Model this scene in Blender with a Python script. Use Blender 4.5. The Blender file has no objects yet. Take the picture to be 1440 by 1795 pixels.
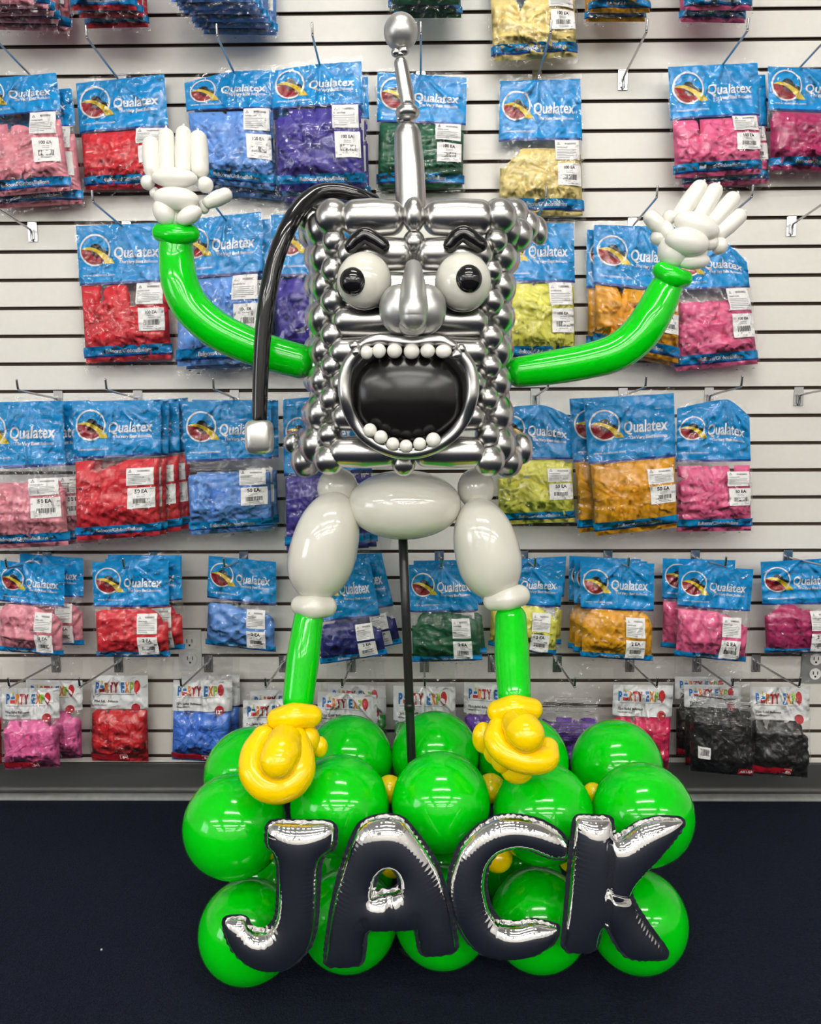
import bpy, bmesh, math, random
import numpy as np
from mathutils import Vector, Matrix

SC = bpy.context.scene
COL = SC.collection
random.seed(7)

# ------------------------------------------------------------------ camera
FPX, CAM_H, WALL_D = 1450.0, 1.12, 2.334
PITCH, YAW, ROLL = math.radians(-6.7135), math.radians(0.7269), math.radians(-0.2634)

def ray(px, py):
    u, v = (px - 720.0) / FPX, -(py - 897.5) / FPX
    return ray_uv(u, v, 1.0)

def ray_uv(u, v, w):
    c, s = math.cos(ROLL), math.sin(ROLL)
    u, v = u * c - v * s, u * s + v * c
    c, s = math.cos(PITCH), math.sin(PITCH)
    y, z = w * c - v * s, w * s + v * c
    c, s = math.cos(YAW), math.sin(YAW)
    return Vector((u * c - y * s, u * s + y * c, z))

CAM = Vector((0, -WALL_D, CAM_H))

def W(px, py, y):
    """point of the room on the vertical plane at distance -y from the wall"""
    d = ray(px, py)
    t = (y + WALL_D) / d.y
    return CAM + d * t

def mpp(px, py, y):
    return (W(px + 1, py, y) - W(px, py, y)).length

cd = bpy.data.cameras.new('camera')
cam = bpy.data.objects.new('camera', cd)
COL.objects.link(cam)
cd.sensor_fit = 'HORIZONTAL'
cd.sensor_width = 36.0
cd.lens = FPX / 1440.0 * 36.0
cd.clip_start = 0.02
R_, U_, F_ = ray_uv(1, 0, 0), ray_uv(0, 1, 0), ray_uv(0, 0, 1)
cam.matrix_world = Matrix(((R_.x, U_.x, -F_.x, CAM.x), (R_.y, U_.y, -F_.y, CAM.y),
                           (R_.z, U_.z, -F_.z, CAM.z), (0, 0, 0, 1)))
SC.camera = cam

# ------------------------------------------------------------------ world, exposure, light levels
TUBE_E = 50.0
WINDOW_E = 5.5
SC.view_settings.view_transform = 'Standard'
SC.view_settings.look = 'None'
SC.view_settings.gamma = 1.0
SC.view_settings.use_curve_mapping = False
SC.view_settings.exposure = 0.0
SC.cycles.transparent_max_bounces = 24
SC.cycles.max_bounces = 10
SC.cycles.use_denoising = True
SC.cycles.sample_clamp_indirect = 6.0
SC.cycles.caustics_reflective = False
SC.cycles.caustics_refractive = False
wd = bpy.data.worlds.new('world')
SC.world = wd
wd.use_nodes = True
wd.node_tree.nodes['Background'].inputs[0].default_value = (0.9, 0.93, 1.0, 1)
wd.node_tree.nodes['Background'].inputs[1].default_value = 0.25

# ------------------------------------------------------------------ materials
def lin(r, g, b):
    def f(c):
        c /= 255.0
        return c / 12.92 if c <= 0.04045 else ((c + 0.055) / 1.055) ** 2.4
    return (f(r), f(g), f(b), 1)

MATS = {}
def mat(name, col, rough=0.4, metal=0.0, spec=0.5, coat=0.0, sss=0.0, noise=None, bump=None, coat_rough=0.05):
    if name in MATS:
        return MATS[name]
    m = bpy.data.materials.new(name)
    m.use_nodes = True
    nt = m.node_tree
    b = nt.nodes['Principled BSDF']
    b.inputs['Base Color'].default_value = col
    b.inputs['Roughness'].default_value = rough
    b.inputs['Metallic'].default_value = metal
    b.inputs['Specular IOR Level'].default_value = spec
    b.inputs['Coat Weight'].default_value = coat
    b.inputs['Coat Roughness'].default_value = coat_rough
    if sss:
        b.inputs['Subsurface Weight'].default_value = sss
        b.inputs['Subsurface Radius'].default_value = (0.02, 0.02, 0.02)
        b.inputs['Subsurface Scale'].default_value = 0.5
    tc = nt.nodes.new('ShaderNodeTexCoord')
    if noise:
        sc, amt = noise
        n = nt.nodes.new('ShaderNodeTexNoise'); n.inputs['Scale'].default_value = sc
        n.inputs['Detail'].default_value = 4
        mx = nt.nodes.new('ShaderNodeMix'); mx.data_type = 'RGBA'
        mx.inputs['A'].default_value = tuple(max(0, c * (1 - amt)) for c in col[:3]) + (1,)
        mx.inputs['B'].default_value = tuple(min(1, c * (1 + amt)) for c in col[:3]) + (1,)
        nt.links.new(tc.outputs['Object'], n.inputs['Vector'])
        nt.links.new(n.outputs['Fac'], mx.inputs['Factor'])
        nt.links.new(mx.outputs['Result'], b.inputs['Base Color'])
    if bump:
        sc, st, dist = bump
        n = nt.nodes.new('ShaderNodeTexNoise'); n.inputs['Scale'].default_value = sc
        n.inputs['Detail'].default_value = 3
        bp = nt.nodes.new('ShaderNodeBump'); bp.inputs['Strength'].default_value = st
        bp.inputs['Distance'].default_value = dist
        nt.links.new(tc.outputs['Object'], n.inputs['Vector'])
        nt.links.new(n.outputs['Fac'], bp.inputs['Height'])
        nt.links.new(bp.outputs['Normal'], b.inputs['Normal'])
    MATS[name] = m
    return m

def emit(name, col, e):
    m = bpy.data.materials.new(name); m.use_nodes = True
    nt = m.node_tree
    nt.nodes.clear()
    o = nt.nodes.new('ShaderNodeOutputMaterial'); em = nt.nodes.new('ShaderNodeEmission')
    em.inputs[0].default_value = col; em.inputs[1].default_value = e
    nt.links.new(em.outputs[0], o.inputs[0])
    return m

def film_material(name, tint, haze, bscale, bstr):
    m = bpy.data.materials.new(name); m.use_nodes = True
    nt = m.node_tree; nt.nodes.clear()
    L = nt.links.new
    o = nt.nodes.new('ShaderNodeOutputMaterial')
    tr = nt.nodes.new('ShaderNodeBsdfTransparent'); tr.inputs[0].default_value = tint
    gl = nt.nodes.new('ShaderNodeBsdfGlossy'); gl.inputs['Color'].default_value = (1, 1, 1, 1)
    gl.inputs['Roughness'].default_value = 0.07
    df = nt.nodes.new('ShaderNodeBsdfDiffuse'); df.inputs[0].default_value = (0.85, 0.86, 0.87, 1)
    tc = nt.nodes.new('ShaderNodeTexCoord')
    n = nt.nodes.new('ShaderNodeTexNoise'); n.inputs['Scale'].default_value = bscale
    n.noise_type = 'RIDGED_MULTIFRACTAL'; n.inputs['Detail'].default_value = 2; n.inputs['Distortion'].default_value = .8
    n.normalize = True
    L(tc.outputs['Object'], n.inputs['Vector'])
    bp = nt.nodes.new('ShaderNodeBump'); bp.inputs['Strength'].default_value = bstr
    bp.inputs['Distance'].default_value = 0.009
    L(n.outputs['Fac'], bp.inputs['Height'])
    L(bp.outputs['Normal'], gl.inputs['Normal'])
    lw = nt.nodes.new('ShaderNodeFresnel'); lw.inputs['IOR'].default_value = 1.45
    L(bp.outputs['Normal'], lw.inputs['Normal'])
    ad = nt.nodes.new('ShaderNodeMath'); ad.operation = 'MULTIPLY_ADD'
    ad.inputs[1].default_value = 1.0; ad.inputs[2].default_value = 0.01
    L(lw.outputs[0], ad.inputs[0])
    m1 = nt.nodes.new('ShaderNodeMixShader'); m1.inputs[0].default_value = haze
    L(tr.outputs[0], m1.inputs[1]); L(df.outputs[0], m1.inputs[2])
    m2 = nt.nodes.new('ShaderNodeMixShader')
    L(ad.outputs[0], m2.inputs[0]); L(m1.outputs[0], m2.inputs[1]); L(gl.outputs[0], m2.inputs[2])
    L(m2.outputs[0], o.inputs[0])
    return m

M_CHROME = mat('chrome_latex', (0.585, 0.575, 0.56, 1), 0.26, 1.0)
M_NOSE = mat('satin_silver_latex', (0.56, 0.56, 0.55, 1), 0.36, 0.85)
M_GREEN = mat('green_latex', lin(0, 198, 12), 0.1, 0, 0.55, sss=0.0)
M_WHITE = mat('white_latex', lin(232, 230, 222), 0.17, 0, 0.5)
M_PEARL = mat('pearl_white_latex', lin(218, 216, 205), 0.12, 0, 0.6, coat=0.5, coat_rough=0.04)
M_YELLOW = mat('yellow_latex', lin(255, 214, 0), 0.15, 0, 0.55)
M_BLACK = mat('black_latex', (0.006, 0.006, 0.007, 1), 0.1, 0, 0.6)
M_MOUTH = mat('black_mouth_latex', (0.006, 0.005, 0.005, 1), 0.2, 0, 0.45)
M_FOIL = mat('silver_foil', (0.9, 0.89, 0.88, 1), 0.055, 1.0)
M_PEARLFOIL = mat('pearl_silver_foil', (0.82, 0.81, 0.78, 1), 0.3, 0.9)
M_POLE = mat('black_pole', (0.008, 0.008, 0.009, 1), 0.35)
M_STEEL = mat('chromed_steel', (0.46, 0.46, 0.47, 1), 0.24, 1.0)
M_SLAT = mat('white_melamine', lin(223, 220, 213), 0.38, 0, 0.4, noise=(60, 0.04))
M_MDF = mat('brown_fibreboard', lin(64, 48, 38), 0.8)
M_CARPET = mat('navy_carpet', (0.0082, 0.0122, 0.026, 1), 0.95, 0, 0.15, noise=(260, 0.97), bump=(300, 1.0, 0.008))
M_BASE = mat('black_vinyl_base', (0.036, 0.038, 0.037, 1), 0.4, 0, 0.5, bump=(260, 0.15, 0.001))
M_CEIL = mat('white_ceiling', (0.82, 0.81, 0.79, 1), 0.9)
M_ROOMWALL = mat('painted_wall', (0.72, 0.705, 0.68, 1), 0.8)
M_TUBE = emit('lamp_tube', (1.0, 0.967, 0.9, 1), TUBE_E)
M_WIN = emit('daylight_pane', (0.86, 0.93, 1.0, 1), WINDOW_E)
M_FRAME = mat('window_frame', (0.25, 0.25, 0.26, 1), 0.4)
M_FILM = film_material('clear_film', (0.99, 0.99, 0.99, 1), 0.006, 46, 0.7)
M_POLY = film_material('clear_poly_bag', (0.97, 0.972, 0.978, 1), 0.012, 40, 0.7)
M_HEAD = mat('blue_print', lin(0, 156, 232), 0.35, 0, 0.15)
M_NAVY = mat('navy_print', lin(18, 58, 150), 0.3)
M_PWHITE = mat('white_print', lin(240, 243, 246), 0.35)
M_PRED = mat('red_print', lin(160, 20, 36), 0.35)
M_PBLACK = mat('black_print', lin(28, 26, 28), 0.4)
M_PGREY = mat('grey_print', lin(150, 150, 152), 0.4)
M_PYELLOW = mat('yellow_print', lin(236, 204, 32), 0.35)
M_PMAROON = mat('maroon_print', lin(70, 14, 26), 0.35)
M_STICK = mat('sticker_paper', lin(232, 230, 230), 0.4)
M_CARD = mat('white_card', lin(246, 247, 247), 0.45)
M_CBLUE = mat('bright_blue_print', lin(20, 120, 200), 0.4)
M_CORANGE = mat('orange_print', lin(240, 135, 25), 0.4)
M_CLIME = mat('lime_print', lin(150, 195, 40), 0.4)
M_CRED = mat('bright_red_print', lin(205, 25, 35), 0.4)

BALLOON_COL = {
    'pale pink': (240, 148, 164), 'red': (206, 40, 52), 'light blue': (96, 148, 222), 'violet blue': (58, 48, 138),
    'dark green': (22, 84, 56), 'ivory': (246, 222, 140), 'rose pink': (220, 92, 138), 'magenta': (164, 34, 92),
    'lime yellow': (226, 222, 92), 'golden yellow': (255, 178, 10), 'dark blue': (28, 32, 110),
    'bubblegum pink': (240, 105, 170), 'scarlet': (190, 12, 26), 'mid blue': (50, 110, 205), 'grass green': (24, 130, 40),
    'purple': (88, 36, 150), 'cherry': (200, 16, 78), 'black': (24, 24, 25)}
def latex(colour):
    c = lin(*BALLOON_COL[colour])
    k = 1.0 if colour == 'black' else min(1.3, .92 / max(c[:3]))
    m = mat('latex_' + colour.replace(' ', '_'), tuple(min(.93, q * k + .004) for q in c[:3]) + (1,), 0.42, 0, 0.35)
    return m

# ------------------------------------------------------------------ object helpers
def link(name, me, parent=None, loc=None):
    o = bpy.data.objects.new(name, me)
    COL.objects.link(o)
    if loc is not None:
        o.location = loc
    if parent is not None:
        o.parent = parent
    return o

def empty(name, loc):
    o = link(name, None, None, loc)
    o.empty_display_size = 0.05
    return o

def tag(o, label, cat, group=None, kind=None):
    o['label'] = label
    o['category'] = cat
    if group: o['group'] = group
    if kind: o['kind'] = kind
    return o

def structure(o):
    o['kind'] = 'structure'
    return o

def mesh(name, verts, faces, mats, smooth=True, fm=None):
    me = bpy.data.meshes.new(name)
    me.from_pydata([tuple(map(float, v)) for v in verts], [], [tuple(map(int, f)) for f in faces])
    for m in (mats if isinstance(mats, (list, tuple)) else [mats]):
        me.materials.append(m)
    if fm is not None:
        me.polygons.foreach_set('material_index', np.asarray(fm, dtype=np.int32))
    if smooth:
        me.polygons.foreach_set('use_smooth', np.ones(len(me.polygons), dtype=bool))
    me.update()
    return me

def part(name, verts, faces, mats, parent=None, smooth=True, fm=None):
    """mesh given in room coordinates; its origin goes to its middle (or to the parent's origin)"""
    v = np.asarray(verts, float)
    if parent is not None:
        org = origin_of(parent)
        o = link(name, mesh(name, v - np.array(org), faces, mats, smooth, fm), parent)
    else:
        org = Vector(v.mean(axis=0))
        o = link(name, mesh(name, v - np.array(org), faces, mats, smooth, fm), None, org)
    return o

def origin_of(o):
    p = Vector(o.location)
    while o.parent is not None:
        o = o.parent
        p = p + Vector(o.location)
    return p

def sphere_vf(seg=40, rings=24):
    V = [(0, 0, 1)]
    for i in range(1, rings):
        t = math.pi * i / rings
        for j in range(seg):
            a = 2 * math.pi * j / seg
            V.append((math.sin(t) * math.cos(a), math.sin(t) * math.sin(a), math.cos(t)))
    V.append((0, 0, -1))
    F = []
    for j in range(seg):
        F.append((0, 1 + j, 1 + (j + 1) % seg))
    for i in range(rings - 2):
        for j in range(seg):
            a = 1 + i * seg + j; b = 1 + i * seg + (j + 1) % seg
            F.append((a, a + seg, b + seg, b))
    n = len(V) - 1
    for j in range(seg):
        F.append((n, n - seg + (j + 1) % seg, n - seg + j))
    return np.array(V), F
SV, SF = sphere_vf()
SV2, SF2 = sphere_vf(24, 14)

def ellipsoid(name, c, rx, ry, rz, m, parent=None, rot=0.0, small=False, pinch=0.0, rotx=0.0):
    """rot turns it about the y axis (anticlockwise as seen from the room), pinch draws its bottom into a knot"""
    v = (SV2 if small else SV).copy()
    if pinch:
        k = np.clip(-v[:, 2], 0, 1) ** 4
        v[:, 0] *= 1 - 0.35 * pinch * k; v[:, 1] *= 1 - 0.35 * pinch * k
        v[:, 2] -= 0.14 * pinch * k
    v = v * np.array([rx, ry, rz])
    if rotx:
        c_, s_ = math.cos(rotx), math.sin(rotx)
        v = np.stack([v[:, 0], v[:, 1] * c_ - v[:, 2] * s_, v[:, 1] * s_ + v[:, 2] * c_], 1)
    c_, s_ = math.cos(rot), math.sin(rot)
    v = np.stack([v[:, 0] * c_ - v[:, 2] * s_, v[:, 1], v[:, 0] * s_ + v[:, 2] * c_], 1)
    return part(name, v + np.array(c), SF2 if small else SF, m, parent)

def spline(pts, n):
    pts = np.asarray(pts, float)
    if len(pts) == 2:
        t = np.linspace(0, 1, n)[:, None]
        return pts[0] * (1 - t) + pts[1] * t
    P = np.vstack([2 * pts[0] - pts[1], pts, 2 * pts[-1] - pts[-2]])
    out = []
    segs = len(pts) - 1
    for k in range(n):
        g = k / (n - 1) * segs
        i = min(int(g), segs - 1); t = g - i
        p0, p1, p2, p3 = P[i], P[i + 1], P[i + 2], P[i + 3]
        out.append(0.5 * ((2 * p1) + (-p0 + p2) * t + (2 * p0 - 5 * p1 + 4 * p2 - p3) * t * t + (-p0 + 3 * p1 - 3 * p2 + p3) * t ** 3))
    return np.array(out)

def tube_vf(path, rad, seg=24, caps=True, capk=1.0):
    """swept tube with rounded ends. path: points (x,y,z), rad: one radius per point"""
    path = np.asarray(path, float); rad = np.asarray(rad, float)
    T = np.gradient(path, axis=0)
    T /= np.linalg.norm(T, axis=1)[:, None]
    rings = []
    def cap(p, t, r, sgn):
        res = []
        for k in range(1, 8):
            a = k / 8 * math.pi / 2
            res.append((p + sgn * t * r * capk * math.sin(a), t, r * math.cos(a)))
        res.append((p + sgn * t * r * capk, t, r * 0.02))
        return res
    L = [(p, t, r) for p, t, r in zip(path, T, rad)]
    if caps:
        L = cap(path[0], T[0], rad[0], -1)[::-1] + L + cap(path[-1], T[-1], rad[-1], 1)
    ref = np.array([0, 1.0, 0])
    if abs(np.dot(L[0][1], ref)) > 0.95: ref = np.array([1.0, 0, 0])
    n = np.cross(L[0][1], ref); n /= np.linalg.norm(n)
    V = []
    for p, t, r in L:
        n = n - t * np.dot(n, t); n /= np.linalg.norm(n)
        b = np.cross(t, n)
        for j in range(seg):
            a = 2 * math.pi * j / seg
            V.append(p + r * (math.cos(a) * n + math.sin(a) * b))
    F = []
    N = len(L)
    for i in range(N - 1):
        for j in range(seg):
            a = i * seg + j; b = i * seg + (j + 1) % seg
            F.append((a, b, b + seg, a + seg))
    F.append(tuple(range(seg))[::-1]); F.append(tuple((N - 1) * seg + j for j in range(seg)))
    return V, F

def tube(name, pts, rads, m, parent=None, n=None, seg=24, caps=True, capk=1.0):
    n = n or max(8, 6 * len(pts))
    pts = np.asarray(pts, float)
    p = spline(pts, n)
    r = np.interp(np.linspace(0, 1, n), np.linspace(0, 1, len(rads)), rads)
    V, F = tube_vf(p, r, seg, caps, capk)
    return part(name, V, F, m, parent)

def box_vf(c, s, bev=0.0):
    bm = bmesh.new()
    bmesh.ops.create_cube(bm, size=1.0)
    for v in bm.verts:
        v.co = Vector((v.co.x * s[0], v.co.y * s[1], v.co.z * s[2]))
    if bev:
        bmesh.ops.bevel(bm, geom=bm.edges[:], offset=bev, segments=3, affect='EDGES', profile=0.5)
    bm.verts.index_update()
    V = [np.array(v.co) + np.array(c) for v in bm.verts]
    F = [[v.index for v in f.verts] for f in bm.faces]
    bm.free()
    return V, F

def join(*vfs):
    V, F = [], []
    for v, f in vfs:
        o = len(V); V += [np.array(q) for q in v]; F += [tuple(i + o for i in q) for q in f]
    return V, F

def copy_thing(o, loc, rot_y=0.0):
    c = o.copy(); COL.objects.link(c); c.location = loc; c.rotation_euler = (0, rot_y, 0)
    for ch in list(o.children):
        d = ch.copy(); COL.objects.link(d); d.parent = c
        for g in list(ch.children):
            e = g.copy(); COL.objects.link(e); e.parent = d
    return c

# ------------------------------------------------------------------ the room
RX0, RX1, RY1, RH = -5.5, 5.5, -12.6, 3.4
def quad(name, pts, m, thick=None):
    return structure(part(name, pts, [tuple(range(len(pts)))], m, None, False))
PITCH_Z, GROOVE0 = 0.0762, 2.1795
def groove_z(n): return GROOVE0 - PITCH_Z * n

def slab(name, x0, x1, y0, y1, z0, z1, m):
    V, F = box_vf(((x0 + x1) / 2, (y0 + y1) / 2, (z0 + z1) / 2), (x1 - x0, y1 - y0, z1 - z0))
    return structure(part(name, V, F, m, None, False))
slab('floor', RX0, RX1, RY1, 0.03, -0.05, 0.0, M_CARPET)
slab('ceiling', RX0, RX1, RY1, 0.03, RH, RH + 0.05, M_CEIL)
slab('wall_left', RX0 - 0.05, RX0, RY1, 0.03, 0, RH, M_ROOMWALL)
slab('wall_right', RX1, RX1 + 0.05, RY1, 0.03, 0, RH, M_ROOMWALL)
slab('wall_front', RX0, RX1, RY1 - 0.05, RY1, 0, RH, M_ROOMWALL)

# slatwall: one profile run along x
prof, pm = [], []     # (y, z) points top to bottom, material of the face that follows
z_top, z_bot = RH, 0.098
g, d, bv = 0.0092, 0.010, 0.0012
prof.append((0.0, z_top)); pm.append(0)
for n in range(-15, 28):
    z = groove_z(n)
    prof += [(0.0, z + g / 2 + bv), (bv, z + g / 2), (d, z + g / 2), (d, z - g / 2), (bv, z - g / 2), (0.0, z - g / 2 - bv)]
    pm += [0, 1, 1, 1, 0, 0]
prof.append((0.0, z_bot)); pm.append(0)
prof.append((0.03, z_bot))
V, F, fm = [], [], []
for (y, z) in prof:
    V += [(RX0, y, z), (RX1, y, z)]
for i in range(len(prof) - 1):
    F.append((2 * i, 2 * i + 2, 2 * i + 3, 2 * i + 1)); fm.append(pm[i])
structure(part('wall_back', V, F, [M_SLAT, M_MDF], None, False, fm))

# cove base with a curved toe
def run_x(name, bp, m, smooth=True):
    V, F = [], []
    for (y, z) in bp: V += [(RX0, y, z), (RX1, y, z)]
    for i in range(len(bp) - 1): F.append((2 * i, 2 * i + 2, 2 * i + 3, 2 * i + 1))
    return structure(part(name, V, F, m, None, smooth))
run_x('baseboard_back', [(0.0, 0.103), (-0.003, 0.102), (-0.004, 0.098), (-0.004, 0.03), (-0.006, 0.022), (-0.010, 0.016), (-0.016, 0.013), (-0.018, 0.0125)], M_BASE)
run_x('trim_1', [(-0.012, 0.0135), (-0.020, 0.013), (-0.028, 0.011), (-0.033, 0.007), (-0.035, 0.003), (-0.035, 0.0)], mat('lit_worn_toe', (0.21, 0.215, 0.21, 1), 0.4, 0, 0.5, noise=(35, 0.35)))  # worn toe, its grey made paler for the light the upturned face catches

# shop window in the left wall (daylight)
wn = structure(part('window_1', *box_vf((RX0 + 0.012, -4.3, 1.55), (0.02, 2.2, 1.7)), M_WIN, None, False))
bars = join(*[box_vf((RX0 + 0.03, -4.3 + dy, 1.55), (0.04, 0.06, 1.76)) for dy in (-1.1, 0, 1.1)],
            *[box_vf((RX0 + 0.03, -4.3, 1.55 + dz), (0.04, 2.26, 0.06)) for dz in (-0.85, 0.85)])
fr = part('window_frame', *bars, M_FRAME, wn, False)

# ceiling fixtures: tube rows parallel to the slatwall; fifth, last and side ones added to even its light
def fixture(x, y, length, label):
    e = empty('ceiling_light', (x, y, RH))
    tag(e, label, 'ceiling light', 'fluorescent ceiling lights')
    part('housing', *box_vf((x, y, RH - 0.02), (length, 0.2, 0.04), 0.004), mat('lamp_housing', (0.8, 0.8, 0.8, 1), 0.4), e, False)
    for dy in (-0.055, 0.055):
        p = np.array([(x - length / 2 + 0.03, y + dy, RH - 0.06), (x + length / 2 - 0.03, y + dy, RH - 0.06)])
        V, F = tube_vf(spline(p, 3), [0.019] * 3, 10)
        part('lamp_tube', V, F, M_TUBE, e)
for (x, y, l, lab) in [(0.1, -1.5, 1.2, 'short fluorescent ceiling light nearest the slatwall'),
                       (0.1, -3.05, 2.6, 'long fluorescent ceiling light in the second row from the slatwall'),
                       (0.1, -4.9, 3.6, 'long fluorescent ceiling light in the third row from the slatwall'),
                       (0.1, -6.8, 3.6, 'long fluorescent ceiling light in the fourth row from the slatwall'),
                       (0.1, -8.9, 3.6, 'added long fluorescent ceiling light in the fifth row from the slatwall'),
                       (0.1, -11.0, 3.6, 'added long fluorescent ceiling light farthest from the slatwall'),
                       (-3.9, -11.0, 2.4, 'added fluorescent ceiling light at the left in the last row'),
                       (3.9, -11.0, 2.4, 'added fluorescent ceiling light at the right in the last row'),
                       (-3.9, -4.9, 2.4, 'added fluorescent ceiling light at the left in the third row'),
                       (3.9, -4.9, 2.4, 'added fluorescent ceiling light at the right in the third row'),
                       (-3.9, -6.8, 2.4, 'added fluorescent ceiling light at the left in the fourth row'),
                       (3.9, -6.8, 2.4, 'added fluorescent ceiling light at the right in the fourth row'),
                       (-3.9, -8.9, 2.4, 'added fluorescent ceiling light at the left in the fifth row'),
                       (3.9, -8.9, 2.4, 'added fluorescent ceiling light at the right in the fifth row')]:
    fixture(x, y, l, lab)

# ------------------------------------------------------------------ green balloon base
def fit_ground(px, py, rpx):
    lo, hi = -1.3, -0.2
    for _ in range(50):
        y = (lo + hi) / 2
        p = W(px, py, y); r = rpx * mpp(px, py, y)
        if p.z - r > 0: hi = y
        else: lo = y
    # a nearer ball sits lower in the room's scale
    return y
def green(px, py, rpx, y, label, rot=0.0):
    c = W(px, py, y); r = rpx * mpp(px, py, y) * 0.985
    c = (c.x, c.y, max(c.z, r * 1.005))
    o = ellipsoid('green_balloon', c, r, r, r, M_GREEN, None, rot)
    tag(o, label, 'balloon', 'green balloons of the base')
    return o
YF, YB = -0.80, -0.612
green(412, 1447, 91, YF, 'green balloon at the left end of the upper front row, left of letter J')
green(596, 1412, 88, YF, 'green balloon of the upper front row, between letters J and A')
green(773, 1406, 88, YF, 'green balloon in the middle of the upper front row, just above letter A')
green(952, 1425, 89, YF, 'green balloon of the upper front row, behind the top of letter C')
green(1127, 1427, 90, YF, 'green balloon at the right end of the upper front row, behind letter K top')
green(440, 1357, 82, YB, 'green balloon at the left end of the back row, behind the left yellow shoe')
green(612, 1332, 78, YB, 'green balloon of the back row, right of the left yellow shoe')
green(763, 1325, 78, YB, 'green balloon of the back row, behind the foot of the black pole')
green(918, 1335, 80, YB, 'green balloon of the back row, behind the right yellow shoe')
green(1081, 1343, 81, YB, 'green balloon at the right end of the back row, below cherry bag')
green(436, 1632, 88, YF - .005, 'green balloon on the carpet at the left end, behind the hook of letter J')
green(612, 1612, 87, YF, 'green balloon on the carpet behind the left leg of letter A')
green(776, 1606, 87, YF, 'green balloon on the carpet between letters A and C')
green(945, 1612, 88, YF, 'green balloon on the carpet seen through the opening of letter C')
green(1118, 1614, 88, YF, 'green balloon on the carpet at the right end, behind the legs of letter K')
for k, (px, nm) in enumerate([(470, 'left end'), (620, 'second place from the left'), (768, 'middle'), (918, 'second place from the right'), (1066, 'right end')]):
    y = YB + .02
    s = mpp(px, 1480, y); r = 0.088
    p = W(px, 1480, y)
    o = ellipsoid('green_balloon', (p.x, y, r), r, r, r, M_GREEN)
    tag(o, 'green balloon low in the hidden back row, ' + nm, 'balloon', 'green balloons of the base')
for (px, py, rp, y, lab) in [(683, 1384, 25, -0.73, 'small yellow balloon in the gap left of the middle green balloon'),
                             (861, 1382, 26, -0.73, 'small yellow balloon in the gap below the right yellow shoe'),
                             (1040, 1390, 18, -0.735, 'tiny yellow balloon in the gap between the two right upper green balloons'),
                             (872, 1502, 27, -0.80, 'small yellow balloon in the gap seen inside letter C, at its left'),
                             (1000, 1508, 20, -0.80, 'small yellow balloon in the gap behind the right tip of letter C'),
                             (690, 1512, 26, -0.80, 'small yellow balloon in the gap seen through the hole of letter A'),
                             (512, 1508, 24, -0.80, 'small yellow balloon in the gap beside the stem of letter J')]:
    c = W(px, py, y); r = rp * mpp(px, py, y)
    tag(ellipsoid('yellow_balloon', c, r, r, r, M_YELLOW, None, 0, True), lab, 'balloon', 'small yellow balloons between the green ones')

# ------------------------------------------------------------------ foil letters
def chaikin(p, n=1):
    p = np.asarray(p, float)
    for _ in range(n):
        q = np.roll(p, -1, 0)
        p = np.stack([0.8 * p + 0.2 * q, 0.2 * p + 0.8 * q], 1).reshape(-1, 2)
    return p

def seg_dist(G, loops):
    best = np.full(len(G), 1e9); near = np.zeros_like(G); sarc = np.zeros(len(G))
    s0 = 0.0
    for L in loops:
        A = L; B = np.roll(L, -1, 0)
        for a, b in zip(A, B):
            ab = b - a; l2 = (ab ** 2).sum()
            if l2 < 1e-9: continue
            t = np.clip(((G - a) @ ab) / l2, 0, 1)
            q = a + t[:, None] * ab
            dd = ((G - q) ** 2).sum(1)
            k = dd < best
            best[k] = dd[k]; near[k] = q[k]; sarc[k] = s0 + t[k] * math.sqrt(l2)
            s0 += math.sqrt(l2)
    return np.sqrt(best), near, sarc

def inside(G, loops):
    r = np.zeros(len(G), bool)
    for L in loops:
        A = L; B = np.roll(L, -1, 0)
        for a, b in zip(A, B):
            if a[1] == b[1]: continue
            c = ((a[1] > G[:, 1]) != (b[1] > G[:, 1])) & (G[:, 0] < (b[0] - a[0]) * (G[:, 1] - a[1]) / (b[1] - a[1]) + a[0])
            r ^= c
    return r

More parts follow.
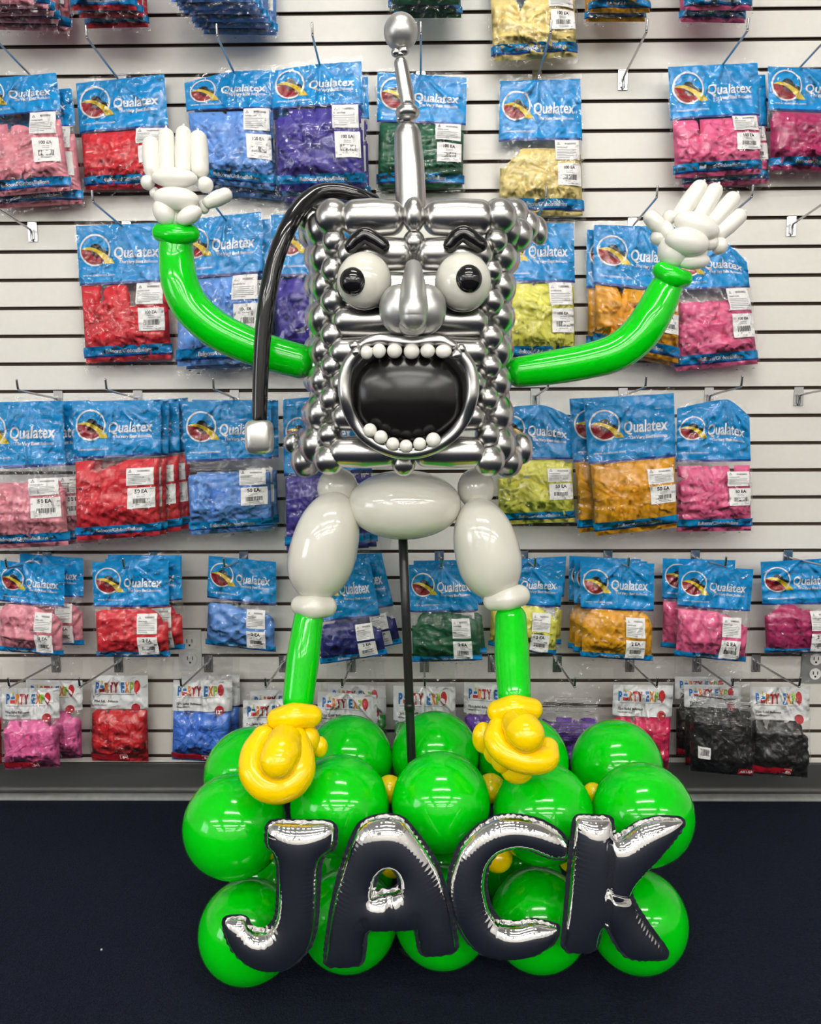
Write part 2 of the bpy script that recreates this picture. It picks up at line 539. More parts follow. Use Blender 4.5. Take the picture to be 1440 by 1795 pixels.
def foil_letter(loops_px, y, label, seed, folds=()):
    rng = np.random.RandomState(seed)
    loops = [chaikin(L, 2) for L in loops_px]
    allp = np.vstack(loops)
    x0, y0 = allp.min(0) - 6; x1, y1 = allp.max(0) + 6
    st = 1.6
    nx, ny = int((x1 - x0) / st) + 1, int((y1 - y0) / st) + 1
    gx, gy = np.meshgrid(x0 + st * np.arange(nx), y0 + st * np.arange(ny))
    G = np.stack([gx.ravel(), gy.ravel()], 1)
    ins = inside(G, loops)
    dist, near, sarc = seg_dist(G, loops)
    insg = ins.reshape(ny, nx)
    phi = np.zeros((ny, nx))
    for _ in range(900):
        q = np.zeros_like(phi)
        q[1:-1, 1:-1] = 0.25 * (phi[:-2, 1:-1] + phi[2:, 1:-1] + phi[1:-1, :-2] + phi[1:-1, 2:] + st * st)
        phi = np.where(insg, q, 0)
    dg_ = np.maximum(dist.reshape(ny, nx), st * .5)
    q = np.where(insg, phi / dg_, 0); wq = insg & (dg_ > st * 1.2)
    q = np.where(wq, q, 0); ww = wq.astype(float)
    for _ in range(4):
        def bl(a):
            b = a.copy(); b[1:-1, 1:-1] = (a[1:-1, 1:-1] * 2 + a[:-2, 1:-1] + a[2:, 1:-1] + a[1:-1, :-2] + a[1:-1, 2:]) / 6
            return b
        q, ww = bl(q), bl(ww)
    phi2 = np.where(ww > 1e-6, q / np.maximum(ww, 1e-6), 0) * dist.reshape(ny, nx)
    k_ = np.clip(dg_ / 8.0, 0, 1)
    phi = np.where(insg, phi2 * (1 - k_) + phi * k_, 0)
    h = np.sqrt(np.maximum(2 * phi, 0)).ravel()
    # crinkles run in from the seam
    w = np.sin(2 * math.pi * sarc / 8.5 + 1.3 * np.sin(sarc / 17.0)) + 0.6 * np.sin(2 * math.pi * sarc / 5.1 + 2 * np.sin(sarc / 23.0))
    h = h + 0.95 * (0.3 + 0.65 * np.clip(np.sin(sarc / 31.0 + seed), 0, 1)) * w * np.exp(-dist / 9.0) * np.clip(dist / 3.0, 0, 1)
    for (fx0, fy0, fx1, fy1, depth) in folds:      # pinched creases across a stroke
        a = np.array([fx0, fy0]); b = np.array([fx1, fy1]); ab = b - a
        t = np.clip(((G - a) @ ab) / (ab @ ab), 0, 1)
        dd = np.linalg.norm(G - (a + t[:, None] * ab), axis=1)
        h *= 1 - depth * np.exp(-(dd / 5.0) ** 2)
    P = G.copy()
    snap = (~ins) | (dist < st * 0.55)
    P[snap] = near[snap]; h[snap] = 0
    h = np.maximum(h, 0)
    cells = []
    cin = inside(np.stack([(gx[:-1, :-1] + st / 2).ravel(), (gy[:-1, :-1] + st / 2).ravel()], 1), loops).reshape(ny - 1, nx - 1)
    used = {}
    fv, bvv, F = [], [], []
    VV = []
    def vid(i, side):
        key = (i, 0 if h[i] <= 1e-6 else side)
        if key not in used:
            used[key] = len(VV)
            p = W(P[i, 0], P[i, 1], y)
            s = s_mpp
            VV.append((p.x, y - side * h[i] * s, p.z))
        return used[key]
    cxp, cyp = allp.mean(0)
    s_mpp = mpp(cxp, cyp, y)
    for r in range(ny - 1):
        for c in range(nx - 1):
            if not cin[r, c]: continue
            a = r * nx + c; ids = (a, a + nx, a + nx + 1, a + 1)
            f1 = [vid(i, 1) for i in ids]; f2 = [vid(i, -1) for i in ids][::-1]
            if len(set(f1)) > 2: F.append(tuple(dict.fromkeys(f1)))
            if len(set(f2)) > 2 and set(f1) != set(f2): F.append(tuple(dict.fromkeys(f2)))
    ctr = W(cxp, cyp, y)
    e = empty('foil_letter_balloon', ctr)
    tag(e, label, 'foil balloon', 'silver foil letter balloons')
    part('foil_body', VV, F, M_FOIL, e)
    # the flat welded rim outside the seam
    V, F = [], []
    for L in loops:
        dl = np.linalg.norm(np.roll(L, -1, 0) - L, axis=1); tot = dl.sum()
        cum = np.concatenate([[0], np.cumsum(dl)]); Lc = np.vstack([L, L[:1]])
        n = int(tot / 2.2)
        s = np.arange(n) / n * tot
        q = np.stack([np.interp(s, cum, Lc[:, 0]), np.interp(s, cum, Lc[:, 1])], 1)
        t = np.roll(q, -1, 0) - np.roll(q, 1, 0); t /= np.linalg.norm(t, axis=1)[:, None] + 1e-9
        nrm = np.stack([t[:, 1], -t[:, 0]], 1)
        probe = inside(q + nrm * 2.0, loops)
        if probe.mean() > 0.5: nrm = -nrm
        o = len(V)
        ph = rng.rand() * 6
        wv = (.35 + .65 * np.clip(np.sin(s / 27.0 + ph), 0, 1)) * np.sin(2 * math.pi * s / 13.0 + ph + 2.5 * np.sin(s / 21.0)) + .3 * np.sin(s / 5.0)
        for k, (off, amp) in enumerate(((-1.0, 0.0), (2.6, 0.5), (5.2, 0.8))):
            for i in range(n):
                p = q[i] + nrm[i] * (off + (0.6 * wv[i] if k == 2 else 0))
                w3 = W(p[0], p[1], y)
                V.append((w3.x, y - amp * wv[i] * s_mpp, w3.z))
        for k in range(2):
            for i in range(n):
                j = (i + 1) % n
                F.append((o + k * n + i, o + k * n + j, o + (k + 1) * n + j, o + (k + 1) * n + i))
    part('seam_rim', V, F, M_FOIL, e)
    return e

YL = -0.945
J_ = [(469, 1439), (530, 1441), (589, 1441), (587, 1486), (568, 1494), (560, 1512), (557, 1570), (554, 1620), (545, 1655), (523, 1682), (500, 1697), (475, 1700),
      (448, 1695), (425, 1682), (405, 1659), (395, 1632), (393, 1609), (430, 1607), (437, 1623), (450, 1631), (468, 1630), (482, 1616), (488, 1596),
      (490, 1550), (489, 1512), (482, 1490), (468, 1481)]
A_ = [(628, 1447), (650, 1434), (678, 1429), (705, 1434), (720, 1450), (748, 1486), (768, 1520), (782, 1568), (792, 1610), (803, 1666), (770, 1672), (737, 1673),
      (731, 1624), (700, 1628), (668, 1627), (641, 1628), (638, 1670), (633, 1690), (600, 1692), (570, 1692), (574, 1650), (582, 1595), (593, 1545), (610, 1490)]
A_in = [(677, 1517), (662, 1530), (655, 1552), (652, 1567), (668, 1563), (690, 1560), (703, 1552), (700, 1534), (690, 1520)]
C_ = [(994, 1503), (997, 1480), (982, 1459), (948, 1439), (907, 1430), (872, 1431), (836, 1450), (804, 1486), (789, 1532), (787, 1567), (796, 1605), (816, 1644),
      (846, 1672), (894, 1679), (938, 1673), (973, 1650), (980, 1624), (962, 1619), (934, 1613), (907, 1619), (875, 1616), (857, 1590), (849, 1552), (853, 1515),
      (872, 1491), (907, 1482), (934, 1488), (959, 1500), (980, 1503)]
K_ = [(1009, 1431), (1040, 1432), (1073, 1433), (1074, 1463), (1087, 1466), (1119, 1442), (1157, 1433), (1202, 1436), (1188, 1462), (1150, 1506), (1107, 1553), (1105, 1574),
      (1138, 1626), (1170, 1668), (1168, 1680), (1106, 1680), (1085, 1662), (1059, 1612), (1051, 1632), (1045, 1666), (986, 1667), (991, 1623), (1001, 1498), (1006, 1456)]
foil_letter([J_], YL, 'silver foil balloon letter J at the left end of the name', 1)
foil_letter([A_, A_in], YL, 'silver foil balloon letter A, second letter of the name', 2, [(640, 1600, 650, 1630, .3), (730, 1590, 728, 1625, .3), (683, 1565, 686, 1628, .25)])
foil_letter([C_], YL + .003, 'silver foil balloon letter C, third letter of the name', 3)
foil_letter([K_], YL - .002, 'silver foil balloon letter K at the right end of the name', 4, [(1062, 1556, 1106, 1570, .45), (1066, 1470, 1062, 1610, .45)])

# ------------------------------------------------------------------ display pole
pb = W(722, 1330, -0.705)
pt = W(706, 930, -0.705)
dirp = (pb - pt).normalized()
foot = pt + dirp * (pt.z / -dirp.z)
pole = empty('display_pole', (foot.x, foot.y, 0))
tag(pole, 'black upright pole rising from the green balloons to the white hips', 'pole')
tube('pole_shaft', [tuple(foot + Vector((0, 0, .005))), tuple((foot + pt) / 2), tuple(pt)], [.0092, .0092, .0092], M_POLE, pole, caps=False, n=6)
pj = pb + (pt - pb) * 0.22
tube('pole_collar', [tuple(pj), tuple(pj + (pt - pb) * 0.03)], [.0108, .0108], M_POLE, pole, caps=False, n=4)
tube('base_plate', [(foot.x, foot.y, 0.002), (foot.x, foot.y, 0.012)], [.045, .045], M_POLE, pole, caps=False, n=3, seg=40)

# ------------------------------------------------------------------ the balloon figure
YC = -0.70
fig = empty('balloon_figure', W(715, 885, YC))
tag(fig, 'large silver balloon robot figure with gaping black mouth, raised green arms and yellow shoes', 'balloon figure')

def bub(name, px, py, y, rx, rz, m, parent=fig, rot=0.0, ry=None, small=True, rotx=0.0):
    s = mpp(px, py, y)
    return ellipsoid(name, W(px, py, y), rx * s, (ry if ry else min(rx, rz)) * s, rz * s, m, parent, math.radians(rot), small, 0, rotx)
def ptube(name, pts, rads, m, parent=fig, n=None, seg=24, capk=1.0):
    """pts: (px, py, y) ; rads in photo pixels at that distance"""
    p = [tuple(W(*q)) for q in pts]
    s = np.mean([mpp(*q) for q in pts])
    return tube(name, p, [r * s for r in rads], m, parent, n, seg, True, capk)
def longbub(name, xa, xb, py, y, r, m=M_CHROME, parent=fig, sag=0.0, py2=None):
    """sausage balloon from pixel xa to xb, ends drawn in"""
    py2 = py if py2 is None else py2
    ln = xb - xa
    k = min(r * 0.75, ln * 0.4)
    pts = [(xa + k * .9, py, y), ((xa + xb) / 2, (py + py2) / 2 + sag, y), (xb - k * .9, py2, y)]
    return ptube(name, pts, [r * 0.93, r, r * 0.93], m, parent, n=12, capk=0.85)

YFACE = -0.815
# front face: sausages lying in rows
for (xa, xb, py, r) in [(600, 708, 382, 33), (744, 864, 382, 33), (592, 724, 446, 30), (730, 862, 446, 30),
                        (588, 724, 505, 29), (726, 860, 505, 29), (585, 724, 563, 29), (720, 854, 563, 29),
                        (580, 722, 617, 28), (716, 854, 617, 28), (582, 720, 672, 27), (714, 850, 672, 27),
                        (584, 718, 730, 27), (714, 848, 730, 27),
                        (578, 698, 792, 29), (728, 850, 792, 29)]:
    longbub('body_tube', xa, xb, py, YFACE, r)
bub('body_bubble', 726, 377, YFACE - .012, 20, 31, M_CHROME, ry=24)
bub('body_bubble', 726, 425, YFACE - .008, 20, 22, M_CHROME)
bub('body_bubble', 726, 440, YFACE - .004, 12, 15, M_CHROME)
bub('body_bubble', 708, 812, YFACE + .0, 21, 23, M_CHROME)
# the two corner columns and the side columns behind them
rows0 = [(381, 30), (422, 20), (473, 20), (527, 23), (588, 22), (643, 21), (697, 21), (760, 21), (807, 27)]
rows1 = [(408, 29), (453, 28), (502, 26), (557, 27), (613, 26), (668, 25), (725, 28), (778, 29)]
def colx(side, c, py):
    t = (py - 380) / 430.0
    fl = max(0, 1 - t * 4) ** 1.5
    fb = max(0, t * 4 - 3) ** 1.5
    if side < 0:
        base = (587, 572, 566, 561)[c] - 6 * t
        return base - (0, 10, 12, 14)[c] * fl - (4, 14, 24, 26)[c] * fb - (4 if c == 0 else 0) * fl
    base = (864, 878, 881, 883)[c] - 12 * t
    return base + (0, 12, 18, 28)[c] * fl + (4, 12, 20, 24)[c] * fb + 12 * fl * (c == 0)
rg = random.Random(5)
for side in (-1, 1):
    for c in range(4):
        yy = YFACE + (0.005, 0.062, 0.122, 0.182)[c]
        rows = rows0 if c in (0, 2) else rows1
        for (py, r) in rows:
            x = colx(side, c, py) + rg.uniform(-2, 2)
            k = 1.0 if c == 0 else (1.18, 1.05, 1.0)[c - 1]
            bub('body_bubble', x, py + rg.uniform(-2, 2), yy, r * k * (1.06 if c == 0 else .95), r * k * rg.uniform(1.0, 1.12), M_CHROME, ry=r * k * (1.05 if c == 0 else 1.3))
bub('body_bubble', 944, 404, YFACE + .16, 17, 26, M_CHROME, rot=12)
bub('body_bubble', 924, 396, YFACE + .12, 23, 27, M_CHROME)
bub('body_bubble', 545, 388, YFACE + .07, 24, 24, M_CHROME)
bub('body_bubble', 908, 412, YFACE + .06, 27, 30, M_CHROME)
bub('body_bubble', 514, 776, YFACE + .15, 17, 19, M_CHROME)
bub('body_bubble', 916, 786, YFACE + .15, 19, 28, M_CHROME)

# eyes, brows, nose
for (px, py, r, qx, qy, qr) in [(639, 493, 48, 619, 493, 23.5), (812, 495, 49.5, 822, 489, 24)]:
    e = bub('eye', px, py, YFACE - .045, r, r * 1.04, M_PEARL, small=False, ry=r * .9)
    s = mpp(px, py, YFACE)
    bub('pupil', qx, qy, YFACE - .045 - r * .72 * s, qr, qr * 1.03, M_BLACK, e, ry=qr * .8)
for pts in ([(616, 432, 0), (626, 421, 0), (640, 413, 0), (655, 420, 0), (671, 431, 0)], [(789, 430, 0), (799, 417, 0), (813, 410, 0), (828, 418, 0), (842, 429, 0)]):
    ptube('eyebrow', [(a, b, YFACE - .05) for a, b, _ in pts], [12, 14, 14.5, 14.5, 13], M_BLACK, n=24)
nose = ptube('nose', [(725, 470, YFACE - .06), (725, 500, YFACE - .085), (725, 535, YFACE - .11), (725, 556, YFACE - .112)], [15, 22, 25.5, 24], M_NOSE, n=24)
for dx in (-23, 23):
    bub('nostril', 724 + dx, 543, YFACE - .07, 36, 44, M_NOSE, nose, ry=34, small=False, rot=-dx * 0.25)
bub('nose_tip', 724, 566, YFACE - .08, 30, 23, M_NOSE, nose, ry=28)

# mouth
bub('mouth', 716, 692, YFACE - .03, 114, 96, M_MOUTH, small=False, ry=56)
YM = YFACE - .075
ring = [(626, 619), (611, 640), (604, 670), (607, 703), (620, 737), (645, 768), (680, 788), (717, 794), (755, 787), (789, 766), (814, 735), (827, 700), (829, 668), (822, 640), (807, 619)]
ptube('lip_ring', [(a, b, YM + .012 * (abs(i - 7) < 4)) for i, (a, b) in enumerate(ring)], [11.5] * 15, M_CHROME, n=64, seg=20)
lip = [(634, 606), (645, 600), (667, 596), (695, 599), (724, 601), (752, 598), (775, 598), (793, 606)]
ptube('upper_lip', [(a, b, YM) for a, b in lip], [9.5, 11, 11.5, 11, 11, 11, 11, 10], M_CHROME, n=40, seg=20)
bub('lip_knot', 622, 606, YM - .005, 10, 9, M_CHROME); bub('lip_knot', 625, 617, YM - .01, 8, 8, M_CHROME)
bub('lip_knot', 809, 612, YM - .005, 9, 9, M_CHROME, rot=30); bub('lip_knot', 801, 622, YM - .01, 11, 9, M_CHROME, rot=35)
for (px, py, rx, rz) in [(643, 618, 11, 12), (665, 615, 12, 13), (692, 615, 13.5, 13), (722, 616, 14, 13.5), (750, 615, 13, 12.5), (778, 616, 14.5, 12)]:
    bub('tooth', px, py, YM - .012, rx, rz, M_WHITE)
for (px, py, r) in [(649, 754, 12), (668, 766, 12), (689, 778, 11.5), (712, 782, 11.5), (736, 778, 11.5), (760, 771, 13)]:
    bub('tooth', px, py, YM - .004, r, r, M_WHITE)

# antenna on top of the head
YA = YFACE + .07
ball = bub('antenna_ball', 703, 56, YA, 30, 31, M_NOSE, small=False)
for (px, py, rx, rz) in [(695, 92, 9, 8), (708, 89, 10, 8), (700, 95, 10, 6)]:
    bub('antenna_knot', px, py, YA - .008, rx, rz, M_CHROME, ball)
ptube('antenna_rod', [(703, 112, YA), (709, 145, YA), (715, 178, YA)], [12, 13, 13], M_CHROME, n=14)
bub('antenna_knot', 715, 197, YA, 21.5, 15, M_CHROME, ry=20); bub('antenna_knot', 704, 208, YA + .004, 10, 8, M_CHROME)
ptube('antenna_rod', [(715, 238, YA), (718, 290, YA), (721, 365, YA)], [23.5, 26, 27], M_CHROME, n=18)

# black hose with the square pearl balloon on its end
hose = ptube('hose', [(655, 352, YA + .02), (625, 342, YA + .0), (590, 335, YA - .0), (556, 340, YA - .01), (528, 362, YA - .03), (507, 395, YA - .05), (490, 435, YA - .06), (477, 480, YA - .065),
                      (468, 530, YA - .07), (461, 590, YA - .07), (457, 660, YA - .07), (455, 735, YA - .07)], [12, 13, 14, 15, 15, 15, 15, 15, 15, 14.5, 14, 13], M_BLACK, n=80)
s = mpp(455, 766, YA - .07)
V, F = box_vf(W(455, 766, YA - .07), (48 * s, 44 * s, 60 * s), 14 * s)
part('hose_end', V, F, M_PEARLFOIL, hose)

# arms
armL = ptube('arm', [(525, 633, YC), (475, 619, YC - .005), (425, 601, YC - .005), (375, 575, YC - .005), (335, 538, YC - .005), (315, 495, YC - .005), (310, 455, YC), (309, 432, YC)],
             [30, 31, 32, 33, 33, 32, 30, 29], M_GREEN, n=56)
ptube('cuff', [(283, 408, YC - .012), (308, 412, YC - .022), (334, 410, YC - .012)], [16, 19, 16], M_GREEN, armL, n=14)
bub('cuff', 309, 421, YC, 27, 14, M_GREEN, armL, ry=26)
armR = ptube('arm', [(912, 652, YC), (970, 644, YC - .005), (1030, 633, YC - .005), (1080, 618, YC - .005), (1118, 590, YC - .005), (1143, 555, YC - .005), (1163, 515, YC), (1172, 497, YC)],
             [27, 30, 31, 33, 34, 33, 30, 27], M_GREEN, n=56)
ptube('cuff', [(1160, 474, YC - .012), (1180, 486, YC - .022), (1199, 489, YC - .012)], [15, 19, 15], M_GREEN, armR, n=14)
bub('cuff', 1177, 488, YC, 27, 15, M_GREEN, armR, rot=-22, ry=26)
# hands
def hand(palm, fingers, thumb, blobs):
    px, py, rx, rz, rot = palm
    h = bub('hand', px, py, YC, rx, rz, M_WHITE, rot=rot, ry=24)
    for (xa, ya, xb, yb, r) in fingers:
        ptube('finger', [(xa, ya, YC + .006), ((xa + xb) / 2, (ya + yb) / 2, YC + .003), (xb, yb, YC)], [r * 1.02, r * 1.14, r * 1.05], M_WHITE, h, n=12, seg=20)
        dx, dy = xa - xb, ya - yb; l = math.hypot(dx, dy)
        bub('finger_nub', xa + dx / l * (r + 2), ya + dy / l * (r + 2), YC + .006, 2.2, 2.6, M_WHITE, h)
    xa, ya, xb, yb, r = thumb
    ptube('thumb', [(xa, ya, YC - .006), ((xa + xb) / 2, (ya + yb) / 2, YC - .006), (xb, yb, YC - .006)], [r * 1.05, r * 1.15, r * .9], M_WHITE, h, n=12, seg=20)
    for (bx, by, brx, brz, brot, dy) in blobs:
        bub('palm_bubble', bx, by, YC + dy, brx * 1.1, brz * 1.15, M_WHITE, h, rot=brot)
hand((302, 365, 29, 25, 0),
     [(265, 254, 268, 298, 14.5), (292, 239, 294, 298, 13.5), (322, 235, 322, 296, 13.5), (348, 244, 351, 298, 14.5)],
     (395, 342, 366, 355, 12),
     [(306, 312, 37, 15, -2, -.022), (309, 348, 37, 17, -5, -.026), (259, 320, 11, 11, 0, -.008), (360, 324, 13, 12, 0, -.008), (271, 338, 8, 9, 0, 0), (358, 362, 9, 11, 0, 0),
      (332, 378, 22, 13, 28, -.03), (288, 372, 17, 21, 20, -.022), (306, 384, 12, 12, 0, -.01)])
hand((1207, 435, 36, 28, -15),
     [(1226, 330, 1194, 374, 14), (1253, 335, 1228, 378, 14), (1284, 350, 1252, 388, 14), (1295, 380, 1262, 408, 14)],
     (1142, 382, 1160, 402, 13),
     [(1222, 396, 38, 19, -20, -.022), (1205, 424, 36, 21, -12, -.028), (1174, 381, 11, 11, 0, 0), (1155, 416, 13, 12, 0, 0), (1168, 405, 13, 17, 30, -.006), (1262, 431, 13, 13, 0, -.005), (1247, 426, 12, 11, 0, -.012),
      (1180, 440, 24, 26, 0, -.008), (1215, 457, 28, 13, 0, -.012)])
# hips, legs, shoes
bub('hips', 709, 885, YC - .02, 100, 61, M_PEARL, small=False, ry=70)
for (px, py, rx, rz) in [(592, 855, 36, 36), (835, 856, 33, 36)]:
    bub('hip_bubble', px, py, YC + .005, rx, rz, M_PEARL)
def egg(name, xa, ya, xb, yb, R, y, m, taper=0.1):
    a, b = np.array(W(xa, ya, y)), np.array(W(xb, yb, y))
    t = 0.5 - 0.5 * np.cos(np.linspace(0.03, math.pi - 0.03, 44))
    u = 2 * t - 1
    r = R * mpp(xa, ya, y) * np.sqrt(np.maximum(1 - np.abs(u) ** 2.3, 0.0006)) * (1 + taper * u)
    V, F = tube_vf(a + (b - a) * t[:, None], r, 36, False)
    return part(name, V, F, m, fig)
egg('thigh', 594, 862, 545, 1050, 59, YC - .03, M_PEARL)
egg('thigh', 832, 874, 874, 1048, 57, YC - .03, M_PEARL)
ptube('knee_cuff', [(528, 1061, YC - .05), (549, 1064, YC - .065), (572, 1063, YC - .05)], [18, 21, 19], M_PEARL, n=14)
ptube('knee_cuff', [(864, 1054, YC - .05), (889, 1050, YC - .065), (910, 1044, YC - .05)], [17, 20, 20], M_PEARL, n=14)
ptube('shin', [(541, 1085, YC - .05), (532, 1150, YC - .07), (523, 1225, YC - .09)], [26, 29, 27], M_GREEN, n=18)
ptube('shin', [(896, 1085, YC - .05), (898, 1150, YC - .08), (902, 1215, YC - .115)], [28, 31, 29], M_GREEN, n=18)

def shoe(ankle, ringp, toe, blobs):
    a = ptube('shoe', [(x, y, d) for (x, y, d, r) in ringp], [q[3] for q in ringp], M_YELLOW, n=56)
    ptube('toe', [(x, y, d) for (x, y, d, r) in toe], [q[3] for q in toe], M_YELLOW, a, n=18, seg=28)
    ptube('ankle_cuff', [(x, y, d) for (x, y, d, r) in ankle], [q[3] for q in ankle], M_YELLOW, a, n=18)
    for (bx, by, rx, rz, d) in blobs:
        bub('shoe_bubble', bx, by, d, rx, rz, M_YELLOW, a)
YS = -0.895
shoe([(487, 1260, YS + .06, 19), (515, 1255, YS + .05, 23), (545, 1255, YS + .06, 20)],
     [(462, 1292, YS + .04, 21), (447, 1320, YS + .02, 25), (446, 1352, YS, 27), (463, 1374, YS - .012, 28), (487, 1381, YS - .015, 28), (511, 1372, YS - .012, 28), (526, 1350, YS, 27), (526, 1318, YS + .02, 24), (518, 1292, YS + .04, 21)],
     [(499, 1302, YS + .015, 32), (494, 1318, YS - .008, 35), (488, 1333, YS - .022, 33)],
     [(540, 1296, 21, 26, YS + .06), (560, 1309, 15, 19, YS + .07), (470, 1283, 17, 15, YS + .06), (487, 1352, 40, 36, YS + .045), (515, 1280, 30, 16, YS + .07)])
shoe([(874, 1247, YS + 0.045, 20), (902, 1241, YS + 0.035, 23), (932, 1243, YS + 0.045, 20)],
     [(873, 1275, YS + 0.025, 18), (869, 1294, YS + 0.010, 22), (881, 1314, YS + -0.005, 23), (905, 1328, YS + -0.015, 24), (933, 1334, YS + -0.017, 24), (956, 1329, YS + -0.005, 24), (960, 1312, YS + 0.015, 20)],
     [(908, 1270, YS + 0.005, 29), (916, 1280, YS + -0.010, 34), (922, 1287, YS + -0.020, 33)],
     [(848, 1293, 20, 28, YS + 0.055), (866, 1315, 19, 25, YS + 0.045), (907, 1347, 30, 27, YS + 0.035), (884, 1330, 24, 26, YS + 0.035), (930, 1318, 34, 30, YS + 0.035)])

# ------------------------------------------------------------------ hooks on the slatwall
ROWN = {0: -4, 1: 2, 2: 7, 3: 13, 4: 19, 5: 23}
HOOKL = {0: 0.235, 1: 0.235, 2: 0.235, 3: 0.235, 4: 0.235, 5: 0.275}
def make_hook(L):
    e = empty('slatwall_hook', (0, 0, 0))
    V, F = join(box_vf((0, -0.002, -0.024), (0.026, 0.0022, 0.052), 0.0008), box_vf((0, 0.001, 0.001), (0.022, 0.012, 0.0022)),
                box_vf((-0.0045, -0.006, -0.03), (0.0022, 0.006, 0.026)), box_vf((0.0045, -0.006, -0.03), (0.0022, 0.006, 0.026)))
    part('back_plate', V, F, M_STEEL, e, False)
    r = 0.0029
    pts = [(0, -0.007, -0.046), (0, -0.008, -0.03), (0, -0.012, -0.022), (0, -0.025, -0.0185), (0, -L * .5, -0.012), (0, -L + .012, -0.004), (0, -L + .003, -0.001), (0, -L, 0.006), (0, -L - .003, 0.022)]
    tube('rod', pts, [r] * 9, M_STEEL, e, n=48, seg=12)
    return e
HPROTO = {}
HOOK = {}
def hook(row, key, tip_px, tip_py, label):
    L = HOOKL[row]
    x = W(tip_px, tip_py, -L).x
    if L not in HPROTO:
        o = HPROTO[L] = make_hook(L)
        o.location = (x, 0, groove_z(ROWN[row]))
    else:
        o = copy_thing(HPROTO[L], (x, 0, groove_z(ROWN[row])))
    tag(o, label, 'hook', 'chrome hooks on the slatwall')
    HOOK[key] = (x, groove_z(ROWN[row]))
HK = [
 (1, '1a', -8, 92, 'chrome hook in the top hook row holding the pale pink bag at the left edge'),
 (1, '1b', 152, 66, 'chrome hook in the top hook row holding the red bag left of the white hand'),
 (1, '1c', 381, 72, 'chrome hook in the top hook row holding the light blue bag'),
 (1, '1d', 548, 68, 'chrome hook in the top hook row holding the violet blue bag'),
 (1, '1e', 738, 38, 'chrome hook just right of the antenna ball holding the dark green bag'),
 (1, '1f', 966, 52, 'chrome hook in the top hook row holding the ivory bag'),
 (1, '1x', 1134, 63, 'empty chrome hook at the upper right between ivory and rose pink bags'),
 (1, '1g', 1311, 60, 'chrome hook in the top hook row holding the rose pink bag'),
 (1, '1h', 1462, 95, 'chrome hook in the top hook row holding the magenta bag at the right edge'),
 (2, '2x', -20, 372, 'empty chrome hook at the left edge above the third row, plate beside red bag'),
 (2, '2a', 163, 353, 'chrome hook holding the red bag left of the raised green arm'),
 (2, '2b', 371, 368, 'chrome hook under the left white thumb holding a light blue bag'),
 (2, '2c', 560, 362, 'chrome hook behind the black hose holding a violet blue bag'),
 (2, '2e', 958, 358, 'chrome hook right of the silver head holding a lime yellow bag'),
 (2, '2f', 1152, 350, 'chrome hook left of the right white hand holding golden yellow bags'),
 (2, '2g', 1319, 351, 'chrome hook right of the right white hand holding a rose pink bag'),
 (2, '2y', 1462, 368, 'empty chrome hook at the right edge beside the white hand'),
 (3, '3a', 32, 697, 'chrome hook in the third row holding pale pink bags'),
 (3, '3b', 187, 693, 'chrome hook in the third row holding the thick stack of red bags'),
 (3, '3c', 375, 693, 'chrome hook in the third row holding the light blue bag left of the hose end'),
 (3, '3d', 545, 690, 'chrome hook hidden behind the silver body holding violet blue bags'),
 (3, '3e', 961, 694, 'chrome hook in the third row holding the lime yellow bag'),
 (3, '3f', 1132, 692, 'chrome hook in the third row holding golden yellow bags'),
 (3, '3g', 1300, 690, 'chrome hook in the third row holding the crumpled rose pink bag'),
 (3, '3x', 1475, 690, 'empty chrome hook at the right edge of the third row'),
 (4, '4a', 12, 1004, 'chrome hook in the fourth row holding pale pink bags at the left edge'),
 (4, '4b', 217, 992, 'chrome hook in the fourth row holding red bags'),
 (4, '4c', 394, 1003, 'chrome hook in the fourth row holding the light blue bag'),
 (4, '4d', 600, 1000, 'chrome hook behind the left white thigh holding dark blue bags'),
 (4, '4e', 774, 1000, 'chrome hook right of the black pole holding dark green bags'),
 (4, '4f', 938, 1010, 'chrome hook right of the right white thigh holding lime yellow bags'),
 (4, '4g', 1102, 1003, 'chrome hook in the fourth row holding golden yellow bags'),
 (4, '4h', 1272, 1003, 'chrome hook in the fourth row holding rose pink bags'),
 (4, '4i', 1452, 1010, 'chrome hook in the fourth row holding the magenta bag at the right edge'),
 (5, '5a', 16, 1207, 'chrome hook in the bottom row holding bubblegum pink bags'),
 (5, '5b', 140, 1209, 'chrome hook in the bottom row holding the scarlet bag'),
 (5, '5c', 318, 1213, 'chrome hook in the bottom row holding the mid blue bag'),
 (5, '5d', 466, 1206, 'chrome hook in the bottom row just left of the left green shin'),
 (5, '5e', 600, 1200, 'chrome hook in the bottom row between left green shin and black pole'),
 (5, '5f', 745, 1213, 'chrome hook in the bottom row just right of the black pole'),
 (5, '5g', 880, 1212, 'chrome hook in the bottom row behind the right green shin'),
 (5, '5h', 1008, 1212, 'chrome hook in the bottom row holding the reversed purple bag'),
 (5, '5i', 1152, 1208, 'chrome hook in the bottom row holding the cherry bag'),
 (5, '5j', 1285, 1201, 'chrome hook in the bottom row holding the reversed black bag'),
 (5, '5k', 1402, 1204, 'chrome hook in the bottom row holding the black bag at the right'),
]
for h in HK: hook(*h)

